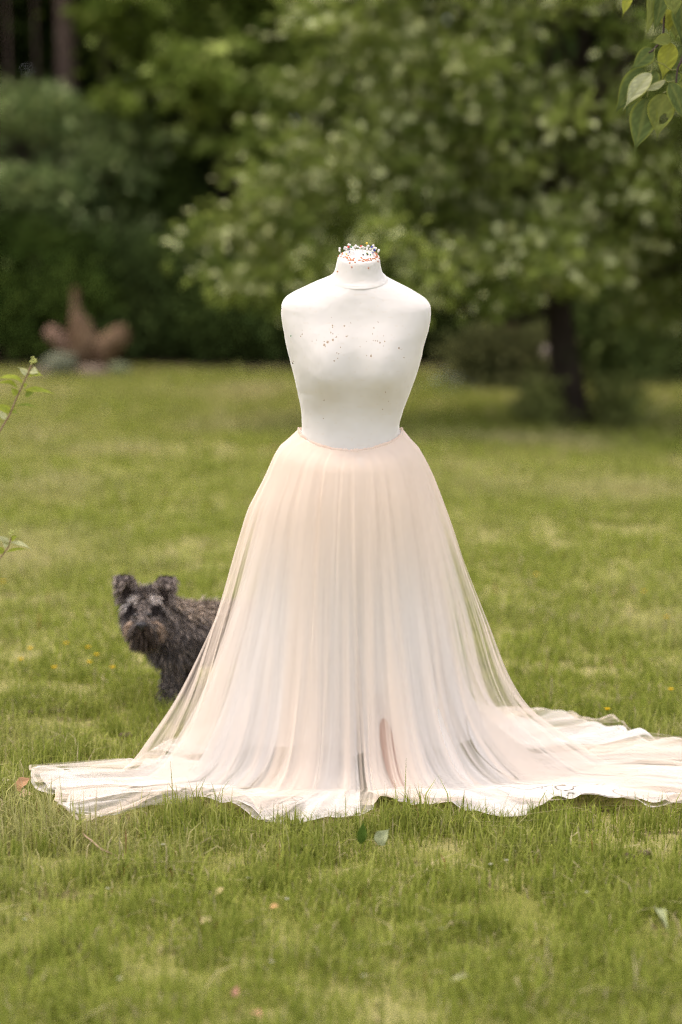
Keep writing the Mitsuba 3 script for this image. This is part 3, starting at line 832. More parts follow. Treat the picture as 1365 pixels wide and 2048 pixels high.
DD = 7.75
HC = at(290, 1222, DD - 0.12)                  # middle of the head
chest = at(352, 1262, DD)
withers = at(362, 1225, DD)
rump = at(585, 1240, DD + 0.16)
hip = at(572, 1262, DD + 0.15)
hip[2] = rump[2] - 0.02
belly = (chest + hip) / 2 + np.array([0, 0, -0.005])
bones = [(chest, 0.083, belly, 0.078), (belly, 0.078, hip, 0.074), (chest + [-0.02, -0.015, -0.02], 0.068, chest, 0.08), (withers + [0, 0, -0.05], 0.062, HC + [0.025, 0.075, -0.01], 0.052), (HC + [0.025, 0.075, -0.01], 0.050, HC + [0.0, 0.03, 0.005], 0.048),
         (HC + [0, 0.02, 0.010], 0.049, HC + [0, -0.012, 0.0], 0.043), (HC + [0, -0.012, -0.008], 0.040, HC + [-0.002, -0.07, -0.026], 0.027), (HC + [0, -0.012, -0.03], 0.03, HC + [-0.002, -0.06, -0.045], 0.02),
         (HC + [-0.033, 0.012, 0.005], 0.027, HC + [-0.028, 0.0, -0.046], 0.021), (HC + [0.033, 0.012, 0.005], 0.027, HC + [0.028, 0.0, -0.046], 0.021),
         (hip, 0.06, hip + [0.06, 0.03, 0.03], 0.02), (hip + [0.06, 0.03, 0.03], 0.02, hip + [0.085, 0.04, 0.11], 0.012)]
sh = chest + np.array([-0.005, 0, -0.05])
for s_, dx in ((-1, -0.012), (1, 0.03)):
    p0 = sh + [dx, 0.045 * s_, 0]
    el = np.array([p0[0] + 0.015, p0[1], 0.175])
    wr = np.array([p0[0] - 0.002, p0[1], 0.075])
    ft = np.array([p0[0] - 0.008, p0[1] - 0.004, 0.026])
    bones += [(p0, 0.05, el, 0.03), (el, 0.03, wr, 0.022), (wr, 0.022, ft, 0.022), (ft, 0.023, ft + [-0.022, -0.012, -0.004], 0.018)]
    h0 = hip + [0.0, 0.045 * s_, -0.02]
    kn = np.array([h0[0] - 0.03, h0[1], 0.19])
    hk = np.array([h0[0] + 0.06, h0[1], 0.115])
    hf = np.array([h0[0] + 0.045, h0[1], 0.026])
    bones += [(h0, 0.06, kn, 0.04), (kn, 0.04, hk, 0.022), (hk, 0.022, hf, 0.02), (hf, 0.022, hf + [-0.03, -0.006, -0.004], 0.018)]
dog = body(bones)
DG = thing('dog', 'shaggy dark grey terrier with pale eyebrows and tan muzzle peering out from behind the skirt', 'dog')
rd = np.random.default_rng(8)


def dog_colour(p, n_, rng):
    """the coat: dark grey-brown body with pale tips, silver brows, tan moustache, dark eyes and beard"""
    n = len(p)
    q = p - HC
    k = rng.random(n)[:, None]
    c = np.array([0.036, 0.031, 0.029]) * (1 - k) + np.array([0.185, 0.16, 0.145]) * k
    tips = rng.random(n) < 0.24
    c[tips] = np.array([0.36, 0.30, 0.255])
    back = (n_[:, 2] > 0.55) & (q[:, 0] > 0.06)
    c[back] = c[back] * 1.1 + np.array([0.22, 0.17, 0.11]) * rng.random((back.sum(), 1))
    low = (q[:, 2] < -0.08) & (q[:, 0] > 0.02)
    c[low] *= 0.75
    face = (q[:, 1] < 0.005)
    for sx in (-1, 1):
        ax = q[:, 0] * sx
        brow = face & (ax > 0.014) & (ax < 0.050) & (np.abs(q[:, 2] - (0.041 - 0.35 * (ax - 0.014))) < 0.0075)
        c[brow] = np.array([0.60, 0.55, 0.51]) * rng.uniform(0.7, 1.1, (brow.sum(), 1))
        eye = face & (np.hypot(q[:, 0] - sx * 0.032, q[:, 2] - 0.008) < 0.016)
        c[eye] = [0.018, 0.013, 0.012]
        mou = (q[:, 1] < -0.01) & (ax > 0.021) & (ax < 0.05) & (q[:, 2] < -0.018) & (q[:, 2] > -0.058)
        c[mou] = np.array([0.34, 0.25, 0.18]) * rng.uniform(0.7, 1.15, (mou.sum(), 1))
    bea = (q[:, 1] < 0.0) & (q[:, 2] < -0.030) & (np.abs(q[:, 0]) < 0.026)
    c[bea] = np.array([0.035, 0.024, 0.016]) * rng.uniform(0.6, 1.8, (bea.sum(), 1))
    return c


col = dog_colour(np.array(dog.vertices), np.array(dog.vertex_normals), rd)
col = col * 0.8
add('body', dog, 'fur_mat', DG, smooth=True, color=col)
# ears: half-pricked, with folded tips
for sx, (bu, bv), (tu, tv) in ((-1, (263, 1203), (249, 1154)), (1, (319, 1203), (334, 1156))):
    b, t = at(bu, bv, DD - 0.10), at(tu, tv, DD - 0.11)
    out = np.array([sx * 1.0, 0, 0])
    pts = []
    for a in np.linspace(0, 1, 9):
        mid = b + (t - b) * min(a, 0.75) / 0.75
        if a > 0.75:
            mid = t + np.array([sx * 0.006, -0.034, -0.014]) * (a - 0.75) / 0.25
        w = 0.038 * (1 - 0.42 * a) * (1 - a ** 8) + 0.002
        for bb in np.linspace(-1, 1, 9):
            pts.append(mid + np.array([bb * w, 0.014 * (bb ** 2) * (-1) + 0.006, 0]))
    ev = np.array(pts)
    m = trimesh.Trimesh(ev, grid_faces(9, 9, False), process=False)
    ev2 = np.vstack([ev, ev - np.array(m.vertex_normals) * 0.006])
    ef = grid_faces(9, 9, False)
    border = [i for i in range(9)] + [i * 9 + 8 for i in range(1, 9)] + [72 + i for i in range(7, -1, -1)] + [i * 9 for i in range(7, 0, -1)]
    fs = [ef, ef[:, ::-1] + 81]
    bq = np.array([[border[i], border[(i + 1) % len(border)], border[(i + 1) % len(border)] + 81, border[i] + 81] for i in range(len(border))])
    fs += [bq[:, [0, 1, 2]], bq[:, [0, 2, 3]]]
    k = rd.random(len(ev2))[:, None]
    add('ear', (ev2, np.vstack(fs)), 'fur_mat', DG, smooth=True, color=np.array([0.035, 0.026, 0.024]) * (1 - k) + np.array([0.10, 0.08, 0.07]) * k)
    if sx < 0:
        EAR = [ev]
    else:
        EAR.append(ev)
plain('dog_eye_mat', (0.012, 0.008, 0.006), 0.08)
plain('dog_nose_mat', (0.012, 0.011, 0.013), 0.3)


def find_front(x, z):
    """the foremost point of the dog's surface at this x, z"""
    v = np.array(dog.vertices)
    m = np.hypot(v[:, 0] - x, v[:, 2] - z) < 0.014
    return v[m][np.argmin(v[m][:, 1])]


for sx in (-1, 1):
    q = find_front(HC[0] + sx * 0.030, HC[2] + 0.006)
    m = trimesh.creation.icosphere(3, 0.0105)
    m.apply_translation(q + [0, -0.010, 0.0])
    add('eye', m, 'dog_eye_mat', DG, smooth=True)
nose = m3.Manifold.batch_hull([m3.Manifold.sphere(0.009, 20).translate((sx * 0.008, 0, 0.004)) for sx in (-1, 1)] + [m3.Manifold.sphere(0.007, 20).translate((0, -0.002, -0.008))])
q = find_front(HC[0] - 0.002, HC[2] - 0.018)
nose = nose.translate(tuple(map(float, q + [0, -0.022, -0.002])))
add('nose', nose, 'dog_nose_mat', DG, smooth=True)


def fur(p, n_, length, comb, c, rng, w=0.0022):
    k = len(p)
    d = unit(n_ * 0.8 + comb + rng.normal(0, 0.28, (k, 3)))
    side = unit(np.cross(d, rng.normal(size=(k, 3))))
    L = (length * rng.uniform(0.6, 1.25, k))[:, None]
    W = w * rng.uniform(0.6, 1.3, (k, 1))
    g = np.array([0, 0, -1.0])
    m = p + d * L * 0.55
    t = m + unit(d + g * 0.7) * L * 0.45
    v = np.stack([p - side * W, p + side * W, m - side * W * 0.8, m + side * W * 0.8, t], 1).reshape(-1, 3)
    f = (np.arange(k)[:, None, None] * 5 + np.array([[0, 1, 3], [0, 3, 2], [2, 3, 4]])[None]).reshape(-1, 3)
    return v, f, np.repeat(c, 5, 0)


NF = 30000
pf, fi = trimesh.sample.sample_surface(dog, NF, seed=3)
nf = np.array(dog.face_normals)[fi]
q = pf - HC
head = (np.abs(q[:, 0]) < 0.10) & (q[:, 1] < 0.075) & (q[:, 2] > -0.10)
more, fm = pf[head], nf[head]
pf, nf = np.vstack([pf, np.repeat(more, 3, 0) + rd.normal(0, 0.002, (len(more) * 3, 3))]), np.vstack([nf, np.repeat(fm, 3, 0)])
q = pf - HC
face = (q[:, 1] < 0.02) & (np.abs(q[:, 0]) < 0.075) & (np.abs(q[:, 2]) < 0.085)
comb = np.tile(np.array([0.45, 0.1, -0.55]), (len(pf), 1))
length = np.full(len(pf), 0.046)
comb[face] = np.stack([q[face, 0] * 5, np.full(face.sum(), -0.1), q[face, 2] * 5 - 0.35], -1)
length[face] = 0.022
snout = face & (q[:, 1] < -0.03)
comb[snout] = np.stack([np.sign(q[snout, 0]) * 0.7, np.full(snout.sum(), 0.15), np.full(snout.sum(), -1.0)], -1)
length[snout] = np.where(q[snout, 2] < -0.02, 0.042, 0.013)
beard = (q[:, 1] < 0.02) & (q[:, 2] < -0.045) & (np.abs(q[:, 0]) < 0.06)
comb[beard] = [0, -0.1, -1.7]
length[beard] = 0.062
leg = pf[:, 2] < 0.16
length[leg] = 0.024
cheek = (np.abs(q[:, 0]) > 0.04) & (q[:, 1] < 0.06) & (q[:, 2] < 0.03) & (q[:, 2] > -0.09) & (np.abs(q[:, 0]) < 0.1)
comb[cheek] = np.stack([np.sign(q[cheek, 0]) * 0.15, np.zeros(cheek.sum()), np.full(cheek.sum(), -1.3)], -1)
length[cheek] = 0.045
eyes = (np.minimum(np.hypot(q[:, 0] - 0.030, q[:, 2] - 0.004), np.hypot(q[:, 0] + 0.030, q[:, 2] - 0.004)) < 0.014) & (q[:, 1] < 0)
length[eyes] = 0.006
nz = np.array([HC[0] - 0.002, 0, HC[2] - 0.02])
nosy = (np.hypot(pf[:, 0] - nz[0], pf[:, 2] - nz[2]) < 0.014) & (q[:, 1] < -0.05)
length[nosy] = 0.003
furs = [fur(pf, nf, length, comb, dog_colour(pf, nf, rd), rd)]
for ev, sx in zip(EAR, (-1, 1)):
    k = rd.integers(0, 81, 1500)
    p = ev[k] + rd.normal(0, 0.005, (1500, 3))
    rim = np.abs((k % 9) - 4) >= 3
    cc = np.where(rim[:, None], [[0.24, 0.20, 0.175]], [[0.05, 0.036, 0.03]]) * rd.uniform(0.5, 1.4, (1500, 1))
    furs.append(fur(p, np.tile([sx * 0.5, -0.35, 0.2], (1500, 1)), np.full(1500, 0.017), np.tile([sx * 0.15, 0, -0.9], (1500, 1)), cc, rd, 0.0016))
v, f, c = merge(furs)
v[:, 2] = np.maximum(v[:, 2], 0.004)
add('coat', (v, f), 'fur_mat', DG, color=c)
tag(DG + '__coat', 'shaggy grey-brown fur with pale tips, silver brows and tan moustache', kind='stuff')


# ---------------------------------------------------------------- leaves in focus
def leaf_mesh(base, tip, width, side_tilt=0.0, curl=0.25, wave=0.05, point=0.16, hole=None, seed=0, nu=15, nw=9, face=None):
    """one ovate leaf with midrib groove, curl and wavy margin, from base to tip"""
    rng = np.random.default_rng(seed)
    base, tip = np.asarray(base, float), np.asarray(tip, float)
    d = tip - base
    L = np.linalg.norm(d)
    d = d / L
    face = np.array([0, -1.0, 0.35]) if face is None else np.asarray(face, float)
    s = unit(np.cross(d, face))
    n = np.cross(s, d)
    s, n = s * math.cos(side_tilt) + n * math.sin(side_tilt), n * math.cos(side_tilt) - s * math.sin(side_tilt)
    t = np.linspace(0, 1, nu)
    prof = np.sin(np.pi * np.clip(t / (1 - point), 0, 1) ** 0.8) ** 0.85
    prof = np.where(t < 1 - point, np.maximum(prof, 0.09 * np.clip((1 - t) / point, 0, 1)), 0.09 * (1 - t) / point)
    prof[0] = 0.02
    P, C = [], []
    ph = rng.random() * 6
    for i, a in enumerate(t):
        for b in np.linspace(-1, 1, nw):
            h = 0.16 * width * abs(b) ** 1.2 * prof[i] - curl * L * (a - 0.45) ** 2 * 1.0 + wave * width * np.sin(a * 11 + ph + (b > 0) * 2) * abs(b) * prof[i]
            h += 0.034 * width * math.sin((a * 9 - abs(b) * 1.6) * 2 * np.pi) * (1 - abs(b))
            P.append(base + d * a * L + s * b * prof[i] * width / 2 + n * h)
            C.append((a, b))
    P, C = np.array(P), np.array(C)
    f = grid_faces(nu, nw, False)
    if hole is not None:
        ctr = C[f].mean(1)
        f = f[np.hypot((ctr[:, 0] - hole[0]) * 3.2, ctr[:, 1] - hole[1]) > hole[2]]
    return P, f, C


def add_leaf(parent, base, tip, width, col, label=None, **kw):
    P, f, C = leaf_mesh(base, tip, width, **kw)
    rib = np.exp(-(C[:, 1] / 0.10) ** 2)[:, None]
    vein = (0.5 + 0.5 * np.cos((C[:, 0] * 9 - np.abs(C[:, 1]) * 1.6) * 2 * np.pi))[:, None] ** 4
    rim = (np.abs(C[:, 1]) > 0.95)[:, None]
    c = np.array(col)[None] * (0.9 + 0.42 * vein) * np.ones((len(P), 1))
    c = c * (1 - 0.35 * rib) + np.array([0.26, 0.28, 0.08]) * 0.35 * rib
    c = np.where(rim, c * 0.5 + np.array([0.32, 0.34, 0.05]) * 0.5, c)
    key = add('leaf', (P, f), 'near_leaf_mat', parent, smooth=True, color=c)
    if label:
        tag(key, label)
    return key


scene['near_leaf_mat'] = {'type': 'principledthin', 'base_color': VC, 'roughness': 0.27, 'diff_trans': 0.75, 'eta': 1.5, 'spec_trans': 0.0}

# the overhanging branch at upper right, carried by a tree that stands just outside the picture
BD = 6.28
Q = lambda x, y, dy=0.0: at(1150 + x / 6.205, y / 6.205, BD + dy)
MT = thing('overhanging_tree', 'broad-leaved tree reaching in from the upper right corner with drooping oval leaves', 'tree')
base = np.array([1.95, 6.4, 0.0])
tr = np.array([base + [0, 0, -0.05], base + [0.02, 0, 0.8], base + [-0.03, -0.02, 1.6], base + [0.05, 0, 2.6], base + [0.0, 0, 3.6]])
tt = np.linspace(0, 1, 20)
tp = np.stack([Pchip(np.linspace(0, 1, 5), tr[:, i])(tt) for i in range(3)], -1)
add('trunk', tube(tp, np.interp(tt, [0, .2, 1], [.10, .075, .035]), 14), 'bark_mat', MT, smooth=True)
scene['twig_mat'] = {'type': 'principled', 'base_color': rgb(0.05, 0.033, 0.028), 'roughness': 0.6, 'specular': 0.3}
p_in = [tp[12], np.array([1.65, 6.2, 2.35]), np.array([1.25, 6.05, 2.30]), Q(1560, -60), Q(1400, 520), Q(1334, 740), Q(1280, 850), Q(1262, 1040)]
tt2 = np.linspace(0, 1, 34)
br = np.stack([Pchip(np.linspace(0, 1, 8), np.array(p_in)[:, i])(tt2) for i in range(3)], -1)
add('branch', tube(br, np.interp(tt2, [0, .4, .6, .8, 1], [.028, .012, .005, .0027, .0022]), 8), 'twig_mat', MT, smooth=True)
tw2 = np.array([br[15], Q(1250, -260), Q(1120, 20, .02), Q(1100, 420, .02), Q(1000, 590, .01), Q(920, 650)])
tw2 = np.stack([Pchip(np.linspace(0, 1, 6), tw2[:, i])(tt2) for i in range(3)], -1)
add('twig', tube(tw2, np.interp(tt2, [0, 1], [.004, .0020]), 7), 'twig_mat', MT, smooth=True)
for pts in ([(1280, 850), (1200, 865), (1110, 800), (1000, 755)], [(1262, 1040), (1240, 1000), (1190, 1010), (1140, 1010)], [(1000, 590), (960, 760), (960, 860), (930, 890)], [(960, 860), (925, 1000), (905, 1200)], [(1262, 1040), (1200, 1100), (1100, 1150)]):
    pp = np.array([Q(a, b, 0.005) for a, b in pts])
    t3 = np.linspace(0, 1, 9)
    pp = np.stack([Pchip(np.linspace(0, 1, len(pp)), pp[:, i])(t3) for i in range(3)], -1)
    add('leaf_stalk', tube(pp, 0.0014, 6), 'stalk_mat', MT, smooth=True)
scene['stalk_mat'] = {'type': 'principled', 'base_color': rgb(0.16, 0.17, 0.04), 'roughness': 0.5}
PX = 1 / 6.205 / (F / BD)
G1, G2, G3, G4 = (0.10, 0.135, 0.045), (0.18, 0.21, 0.06), (0.38, 0.40, 0.24), (0.28, 0.30, 0.05)
for i, (b, t, w, c, dy, kw) in enumerate([
        ((880, 830), (480, 1450), 330, G1, 0.03, dict(curl=0.5, side_tilt=0.25)), ((945, 885), (590, 1350), 235, G3, -0.03, dict(curl=0.35, side_tilt=-0.2)),
        ((990, 590), (690, 880), 215, G1, 0.0, dict(curl=0.7, side_tilt=0.3)), ((1200, 520), (1080, 1010), 250, G4, 0.035, dict(curl=0.2, side_tilt=-0.1)),
        ((1140, 1000), (800, 1145), 110, G3, -0.03, dict(curl=0.25, side_tilt=0.9)), ((905, 1205), (740, 1930), 345, G1, -0.015, dict(curl=0.2, side_tilt=0.12)),
        ((1100, 1145), (1020, 1745), 335, G2, -0.02, dict(curl=0.3, hole=(0.55, -0.35, 0.36), side_tilt=-0.1)), ((1195, 1010), (1400, 1540), 270, G1, -0.04, dict(curl=0.3, side_tilt=0.2)),
        ((960, -160), (905, 505), 150, G2, 0.0, dict(curl=0.3, side_tilt=0.6)), ((1120, -190), (985, 440), 190, G1, 0.0, dict(curl=0.2)), ((1330, -60), (1334, 600), 330, G1, 0.02, dict(curl=0.2, side_tilt=0.3)),
        ((1190, -170), (1262, 230), 225, G2, -0.04, dict(curl=0.2)), ((690, -110), (590, 212), 120, G4, 0.0, dict(curl=0.3)), ((1210, 470), (940, 520), 150, G2, 0.01, dict(curl=0.6, side_tilt=0.2)),
        ((1330, 560), (1200, 960), 210, G1, 0.06, dict(curl=0.1)), ((1330, 1000), (1480, 1300), 200, G2, 0.03, dict(curl=0.2)), ((1120, 100), (1180, 420), 200, G4, 0.04, dict(curl=0.2)), ((1290, 100), (1250, 520), 240, G2, 0.05, dict(curl=0.2)),
        ((1200, 900), (1260, 1100), 220, G1, 0.05, dict(curl=0.2)), ((860, 900), (600, 1520), 240, G1, 0.05, dict(curl=0.2, side_tilt=-0.3)), ((1010, 870), (860, 1190), 200, G1, 0.06, dict(curl=0.2))]):
    lab = {1: 'pale shining leaf in front', 6: 'leaf with an eaten hole', 4: 'pale folded leaf seen edge on', 3: 'yellow-green leaf lit through'}.get(i)
    add_leaf(MT, Q(*b, dy), Q(*t, dy - 0.015), w * PX, c, lab, seed=200 + i, **kw)
# the rest of that tree's foliage, out of the picture
rm = np.random.default_rng(90)
cm = np.stack([rm.uniform(1.45, 2.6, 90), rm.uniform(5.7, 7.2, 90), rm.uniform(2.1, 4.2, 90)], -1)
v, f, c = foliage(rm, cm, 16, (0.14, 0.14, 0.12), (0.12, 0.065), [(0.08, 0.12, 0.03), (0.18, 0.21, 0.055)])
add('crown', (v, f), 'leaf_mat', MT, color=c)
tag(MT + '__crown', kind='stuff')

# the shrub at the left edge: two shoots lean into the picture
SD = 5.95
W_ = lambda x, y, dy=0.0: at(x / 4.356, 680 + y / 4.356, SD + dy)
SB = thing('leafy_shrub', 'young shrub whose two leafy shoots with flower buds lean in at the left edge', 'shrub')
foot = np.array([-1.12, SD + 0.05, 0.0])
PW = 1 / 4.356 / (F / SD)
for pts, r in (([foot, foot + [0.05, 0, 0.4], W_(-260, 1250), W_(-60, 880), W_(0, 790), W_(100, 620), W_(150, 490), W_(205, 375), W_(245, 290), W_(275, 215)], (0.006, 0.0016)),
               ([foot + [0.03, 0, 0.1], foot + [0.10, 0, 0.3], W_(-220, 2150), W_(-90, 2010), W_(0, 1900), W_(50, 1835), W_(85, 1780), W_(100, 1715)], (0.005, 0.0014))):
    pts = np.array(pts)
    t4 = np.linspace(0, 1, 30)
    tk2 = np.concatenate([[0], np.cumsum(np.linalg.norm(np.diff(pts, axis=0), axis=1))])
    tk2 /= tk2[-1]
    pp = np.stack([Pchip(tk2, pts[:, i])(t4) for i in range(3)], -1)
    add('stem', tube(pp, np.interp(t4, [0, 1], r), 8), 'shoot_mat', SB, smooth=True)
scene['shoot_mat'] = {'type': 'principled', 'base_color': rgb(0.20, 0.125, 0.075), 'roughness': 0.6}
H1, H2, H3 = (0.30, 0.36, 0.055), (0.19, 0.25, 0.045), (0.48, 0.50, 0.29)
for i, (b, t, w, c, kw) in enumerate([
        ((215, 350), (-40, 300), 85, H1, dict(curl=0.7, face=(0, -0.5, 1))), ((170, 400), (-40, 345), 80, H1, dict(curl=0.7, face=(0, -0.5, 1))), ((200, 425), (500, 455), 75, H1, dict(curl=0.35, face=(0, -0.6, 1))),
        ((150, 560), (330, 575), 45, H2, dict(curl=0.4, face=(0, -0.6, 1))), ((215, 480), (305, 455), 60, H2, dict(curl=0.2)), ((245, 300), (160, 235), 60, H3, dict(curl=0.6)), ((245, 300), (375, 300), 95, H1, dict(curl=0.5, face=(0, -0.8, 1))),
        ((265, 260), (340, 290), 70, H3, dict(curl=0.4)), ((100, 620), (-60, 560), 70, H1, dict(curl=0.5)), ((60, 690), (-30, 600), 60, H3, dict(curl=0.3)), ((150, 480), (95, 410), 60, H1, dict(curl=0.3)), ((205, 410), (240, 380), 50, H1, dict(curl=0.3)), ((110, 610), (150, 640), 36, H2, dict(curl=0.3)),
        ((90, 1750), (285, 1812), 55, H3, dict(curl=0.4, face=(0, -0.6, 1))), ((50, 1840), (255, 1812), 50, H1, dict(curl=0.3, face=(0, -0.6, 1))), ((85, 1770), (-30, 1700), 60, H3, dict(curl=0.5)), ((70, 1800), (20, 1740), 60, H3, dict(curl=0.3)), ((95, 1740), (150, 1705), 45, H1, dict(curl=0.3)), ((40, 1850), (-60, 1800), 60, H1, dict(curl=0.3)),
        ((-160, 1050), (-300, 900), 90, H1, dict(curl=0.3)), ((-120, 950), (-20, 820), 60, H2, dict(curl=0.3)), ((-250, 1300), (-420, 1200), 90, H1, dict(curl=0.3)), ((-200, 1150), (-90, 1060), 70, H2, dict(curl=0.3)), ((-180, 2120), (-330, 2000), 80, H2, dict(curl=0.3))]):
    add_leaf(SB, W_(*b), W_(*t, -0.02), w * PW, c, seed=300 + i, **kw)
for x, y, n, sp in ((290, 180, 34, 30), (100, 1675, 18, 22)):
    ms = []
    for i in range(n):
        m = trimesh.creation.icosphere(1, rm.uniform(4, 8) * PW)
        a = rm.normal(size=3) * np.array([sp * 0.45, sp * 0.4, sp * 0.55]) * PW
        m.apply_translation(W_(x, y) + a + [a[2] * 0.5, 0, 0])
        ms.append(m)
    add('flower_bud_cluster', join(ms), 'bud_mat', SB, smooth=True)
scene['bud_mat'] = {'type': 'principled', 'base_color': rgb(0.42, 0.45, 0.13), 'roughness': 0.6}

# ---------------------------------------------------------------- stump at the hedge foot
def stump_fn(p, n, uv):
    a = mikit.fbm(p.x * 5, p.y * 5, p.z * 5, 3)
    b = mikit.fbm(p.x * 50, p.y * 50, p.z * 14, 2)
    c = mikit.mix(mi.Color3f(0.075, 0.045, 0.028), mi.Color3f(0.17, 0.115, 0.075), mikit.smoothstep(0.3, 0.7, a))
    return mikit.mix(c, mi.Color3f(0.10, 0.08, 0.03), mikit.smoothstep(0.5, 0.75, b) * 0.6)


def cut_fn(p, n, uv):
    return mikit.mix(mi.Color3f(0.16, 0.10, 0.07), mi.Color3f(0.235, 0.16, 0.12), mikit.fbm(p.x * 12, p.y * 12, p.z * 30, 3))


scene['stump_mat'] = {'type': 'diffuse', 'reflectance': mikit.proc(stump_fn)}
scene['cut_mat'] = {'type': 'diffuse', 'reflectance': mikit.proc(cut_fn)}
ST = thing('tree_stump', 'weathered reddish tree stump with a pointed upright snag at the foot of the hedge', 'stump')
SY = 22.3
S_ = lambda u, v, dy=0.0: at(u, v, SY + dy)


def rough(m, seed, amp):
    m = m.copy()
    m.vertices = m.vertices + np.array(m.vertex_normals) * ((meshkit.fbm(np.array(m.vertices) * 9, 3, seed) - 0.5) * amp)[:, None]
    return m


add('bole', rough(body([(S_(160, 715), 0.13, S_(178, 690), 0.12), (S_(150, 740), 0.15, S_(205, 735), 0.13), (S_(130, 742), 0.08, S_(235, 742), 0.07)], 0.03, 6), 1, 0.16), 'stump_mat', ST, smooth=True)
add('snag', rough(tube([S_(165, 720), S_(163, 680), S_(158, 645), S_(152, 610), S_(150, 580), S_(150, 572)], [0.19, 0.15, 0.085, 0.046, 0.036, 0.022], 14), 2, 0.10), 'stump_mat', ST, smooth=True)
add('limb', rough(tube([S_(178, 722), S_(196, 712), S_(216, 694), S_(240, 664), S_(250, 650)], [0.11, 0.15, 0.14, 0.085, 0.03], 14), 3, 0.12), 'stump_mat', ST, smooth=True)
add('cut_log', rough(body([(S_(106, 668, -0.1), 0.07, S_(124, 690, -0.05), 0.085), (S_(124, 690, -0.05), 0.085, S_(146, 705), 0.06)], 0.03, 5), 4, 0.09), 'cut_mat', ST, smooth=True)
tag(ST + '__cut_log', 'pale pink cut end on the left')


def stone(name, p, r, col, label, cat, seed, group=None):
    m = trimesh.creation.icosphere(3, 1.0)
    m.vertices = m.vertices * (1 + (meshkit.fbm(np.array(m.vertices) * 1.6 + seed, 3, seed) - 0.5)[:, None] * 0.7) * np.array(r)
    m.apply_translation(p)
    key = numbered(name)
    scene[key] = mikit.ply(m, 'matte_mat', smooth=True, color=np.tile(np.array(col), (len(m.vertices), 1)) * (0.8 + 0.4 * meshkit.noise(np.array(m.vertices) * 30)[:, None]))
    tag(key, label, cat, group)


stone('rubble_stone', S_(118, 728, -0.3), (0.17, 0.13, 0.10), (0.12, 0.13, 0.085), 'mossy grey boulder left of the stump foot', 'stone', 3)
stone('rubble_stone', S_(185, 742, -0.35), (0.13, 0.10, 0.06), (0.17, 0.135, 0.10), 'flat brown stone below the stump', 'stone', 4)
stone('rubble_stone', S_(95, 746, -0.3), (0.16, 0.12, 0.045), (0.16, 0.125, 0.10), 'low brown stone at the left end of the stump', 'stone', 5)
stone('rubble_stone', S_(238, 738, -0.25), (0.10, 0.08, 0.06), (0.13, 0.15, 0.08), 'small green-grey stone right of the stump foot', 'stone', 6)
stone('pale_stone', at(1097, 703, 19.5), (0.055, 0.05, 0.05), (0.27, 0.235, 0.2), 'small pale round stone seen just left of the fruit tree trunk', 'stone', 7)
# leafy prop under that pale stone and the salmon trough
b = at(1025, 672, 21.6)
hb = b[2] + 0.055
tro = np.array([(-0.13, -0.07, 0.0), (0.13, -0.07, 0.0), (0.13, 0.07, 0.0), (-0.13, 0.07, 0.0)])
TR = thing('terracotta_trough', 'salmon terracotta trough on a dark block among the bushes left of the fruit tree trunk', 'planter')
zt0 = b[2] - 0.05
outer = m3.Manifold.hull_points(np.vstack([tro * [0.85, 0.85, 1], tro + [0, 0, 0.13]]))
inner = m3.Manifold.hull_points(np.vstack([tro * [0.72, 0.62, 1] + [0, 0, 0.02], tro * [0.86, 0.78, 1] + [0, 0, 0.16]]))
scene['terracotta_mat'] = {'type': 'diffuse', 'reflectance': rgb(0.26, 0.14, 0.10)}
add('trough', (outer - inner).translate((float(b[0]), float(b[1]), float(zt0))), 'terracotta_mat', TR)
rim = m3.Manifold.cube((0.29, 0.17, 0.022), True) - m3.Manifold.cube((0.22, 0.10, 0.1), True)
add('rim', rim.translate((float(b[0]), float(b[1]), float(zt0 + 0.137))), 'terracotta_mat', TR)
scene['block_mat'] = {'type': 'diffuse', 'reflectance': rgb(0.05, 0.05, 0.035)}
add('base_block', m3.Manifold.cube((0.2, 0.12, float(zt0) + 0.03), False).translate((float(b[0]) - 0.1, float(b[1]) - 0.06, -0.033)), 'block_mat', TR)

# ---------------------------------------------------------------- small plants and litter on the lawn
rs = np.random.default_rng(123)


def flower(name, pos, h, r, petals, pc, cc, label, cat, group=None):
    """a small flower: bent stem and a cup of petals, one mesh"""
    base = np.array([pos[0], pos[1], float(height(pos[0], pos[1]))])
    top = base + [rs.normal(0, 0.01), rs.normal(0, 0.01), h]
    st = tube([base, (base + top) / 2 + [rs.normal(0, 0.004), 0, 0], top], 0.0009, 5)
    vs, cs = [np.array(st.vertices)], [np.tile([0.10, 0.15, 0.03], (len(st.vertices), 1))]
    fs, n = [np.array(st.faces)], len(st.vertices)
    for k in range(petals):
        a = 2 * np.pi * k / petals + rs.normal(0, 0.1)
        d = np.array([math.cos(a), math.sin(a), 0.55])
        v, f, c = leaf_cards(top[None], d[None], np.array([[0, 0, 1.0]]), np.array([r]), np.array([r * 2.6 / petals * 2]), np.array([pc]), 0.15)
        vs.append(v); cs.append(c); fs.append(f + n); n += len(v)
    ctr = trimesh.creation.icosphere(1, r * 0.3)
    ctr.apply_translation(top + [0, 0, r * 0.12])
    vs.append(np.array(ctr.vertices)); cs.append(np.tile(cc, (len(ctr.vertices), 1))); fs.append(np.array(ctr.faces) + n)
    key = numbered(name)
    scene[key] = mikit.ply((np.vstack(vs), np.vstack(fs)), 'leaf_mat', color=np.vstack(cs))
    tag(key, label, cat, group)


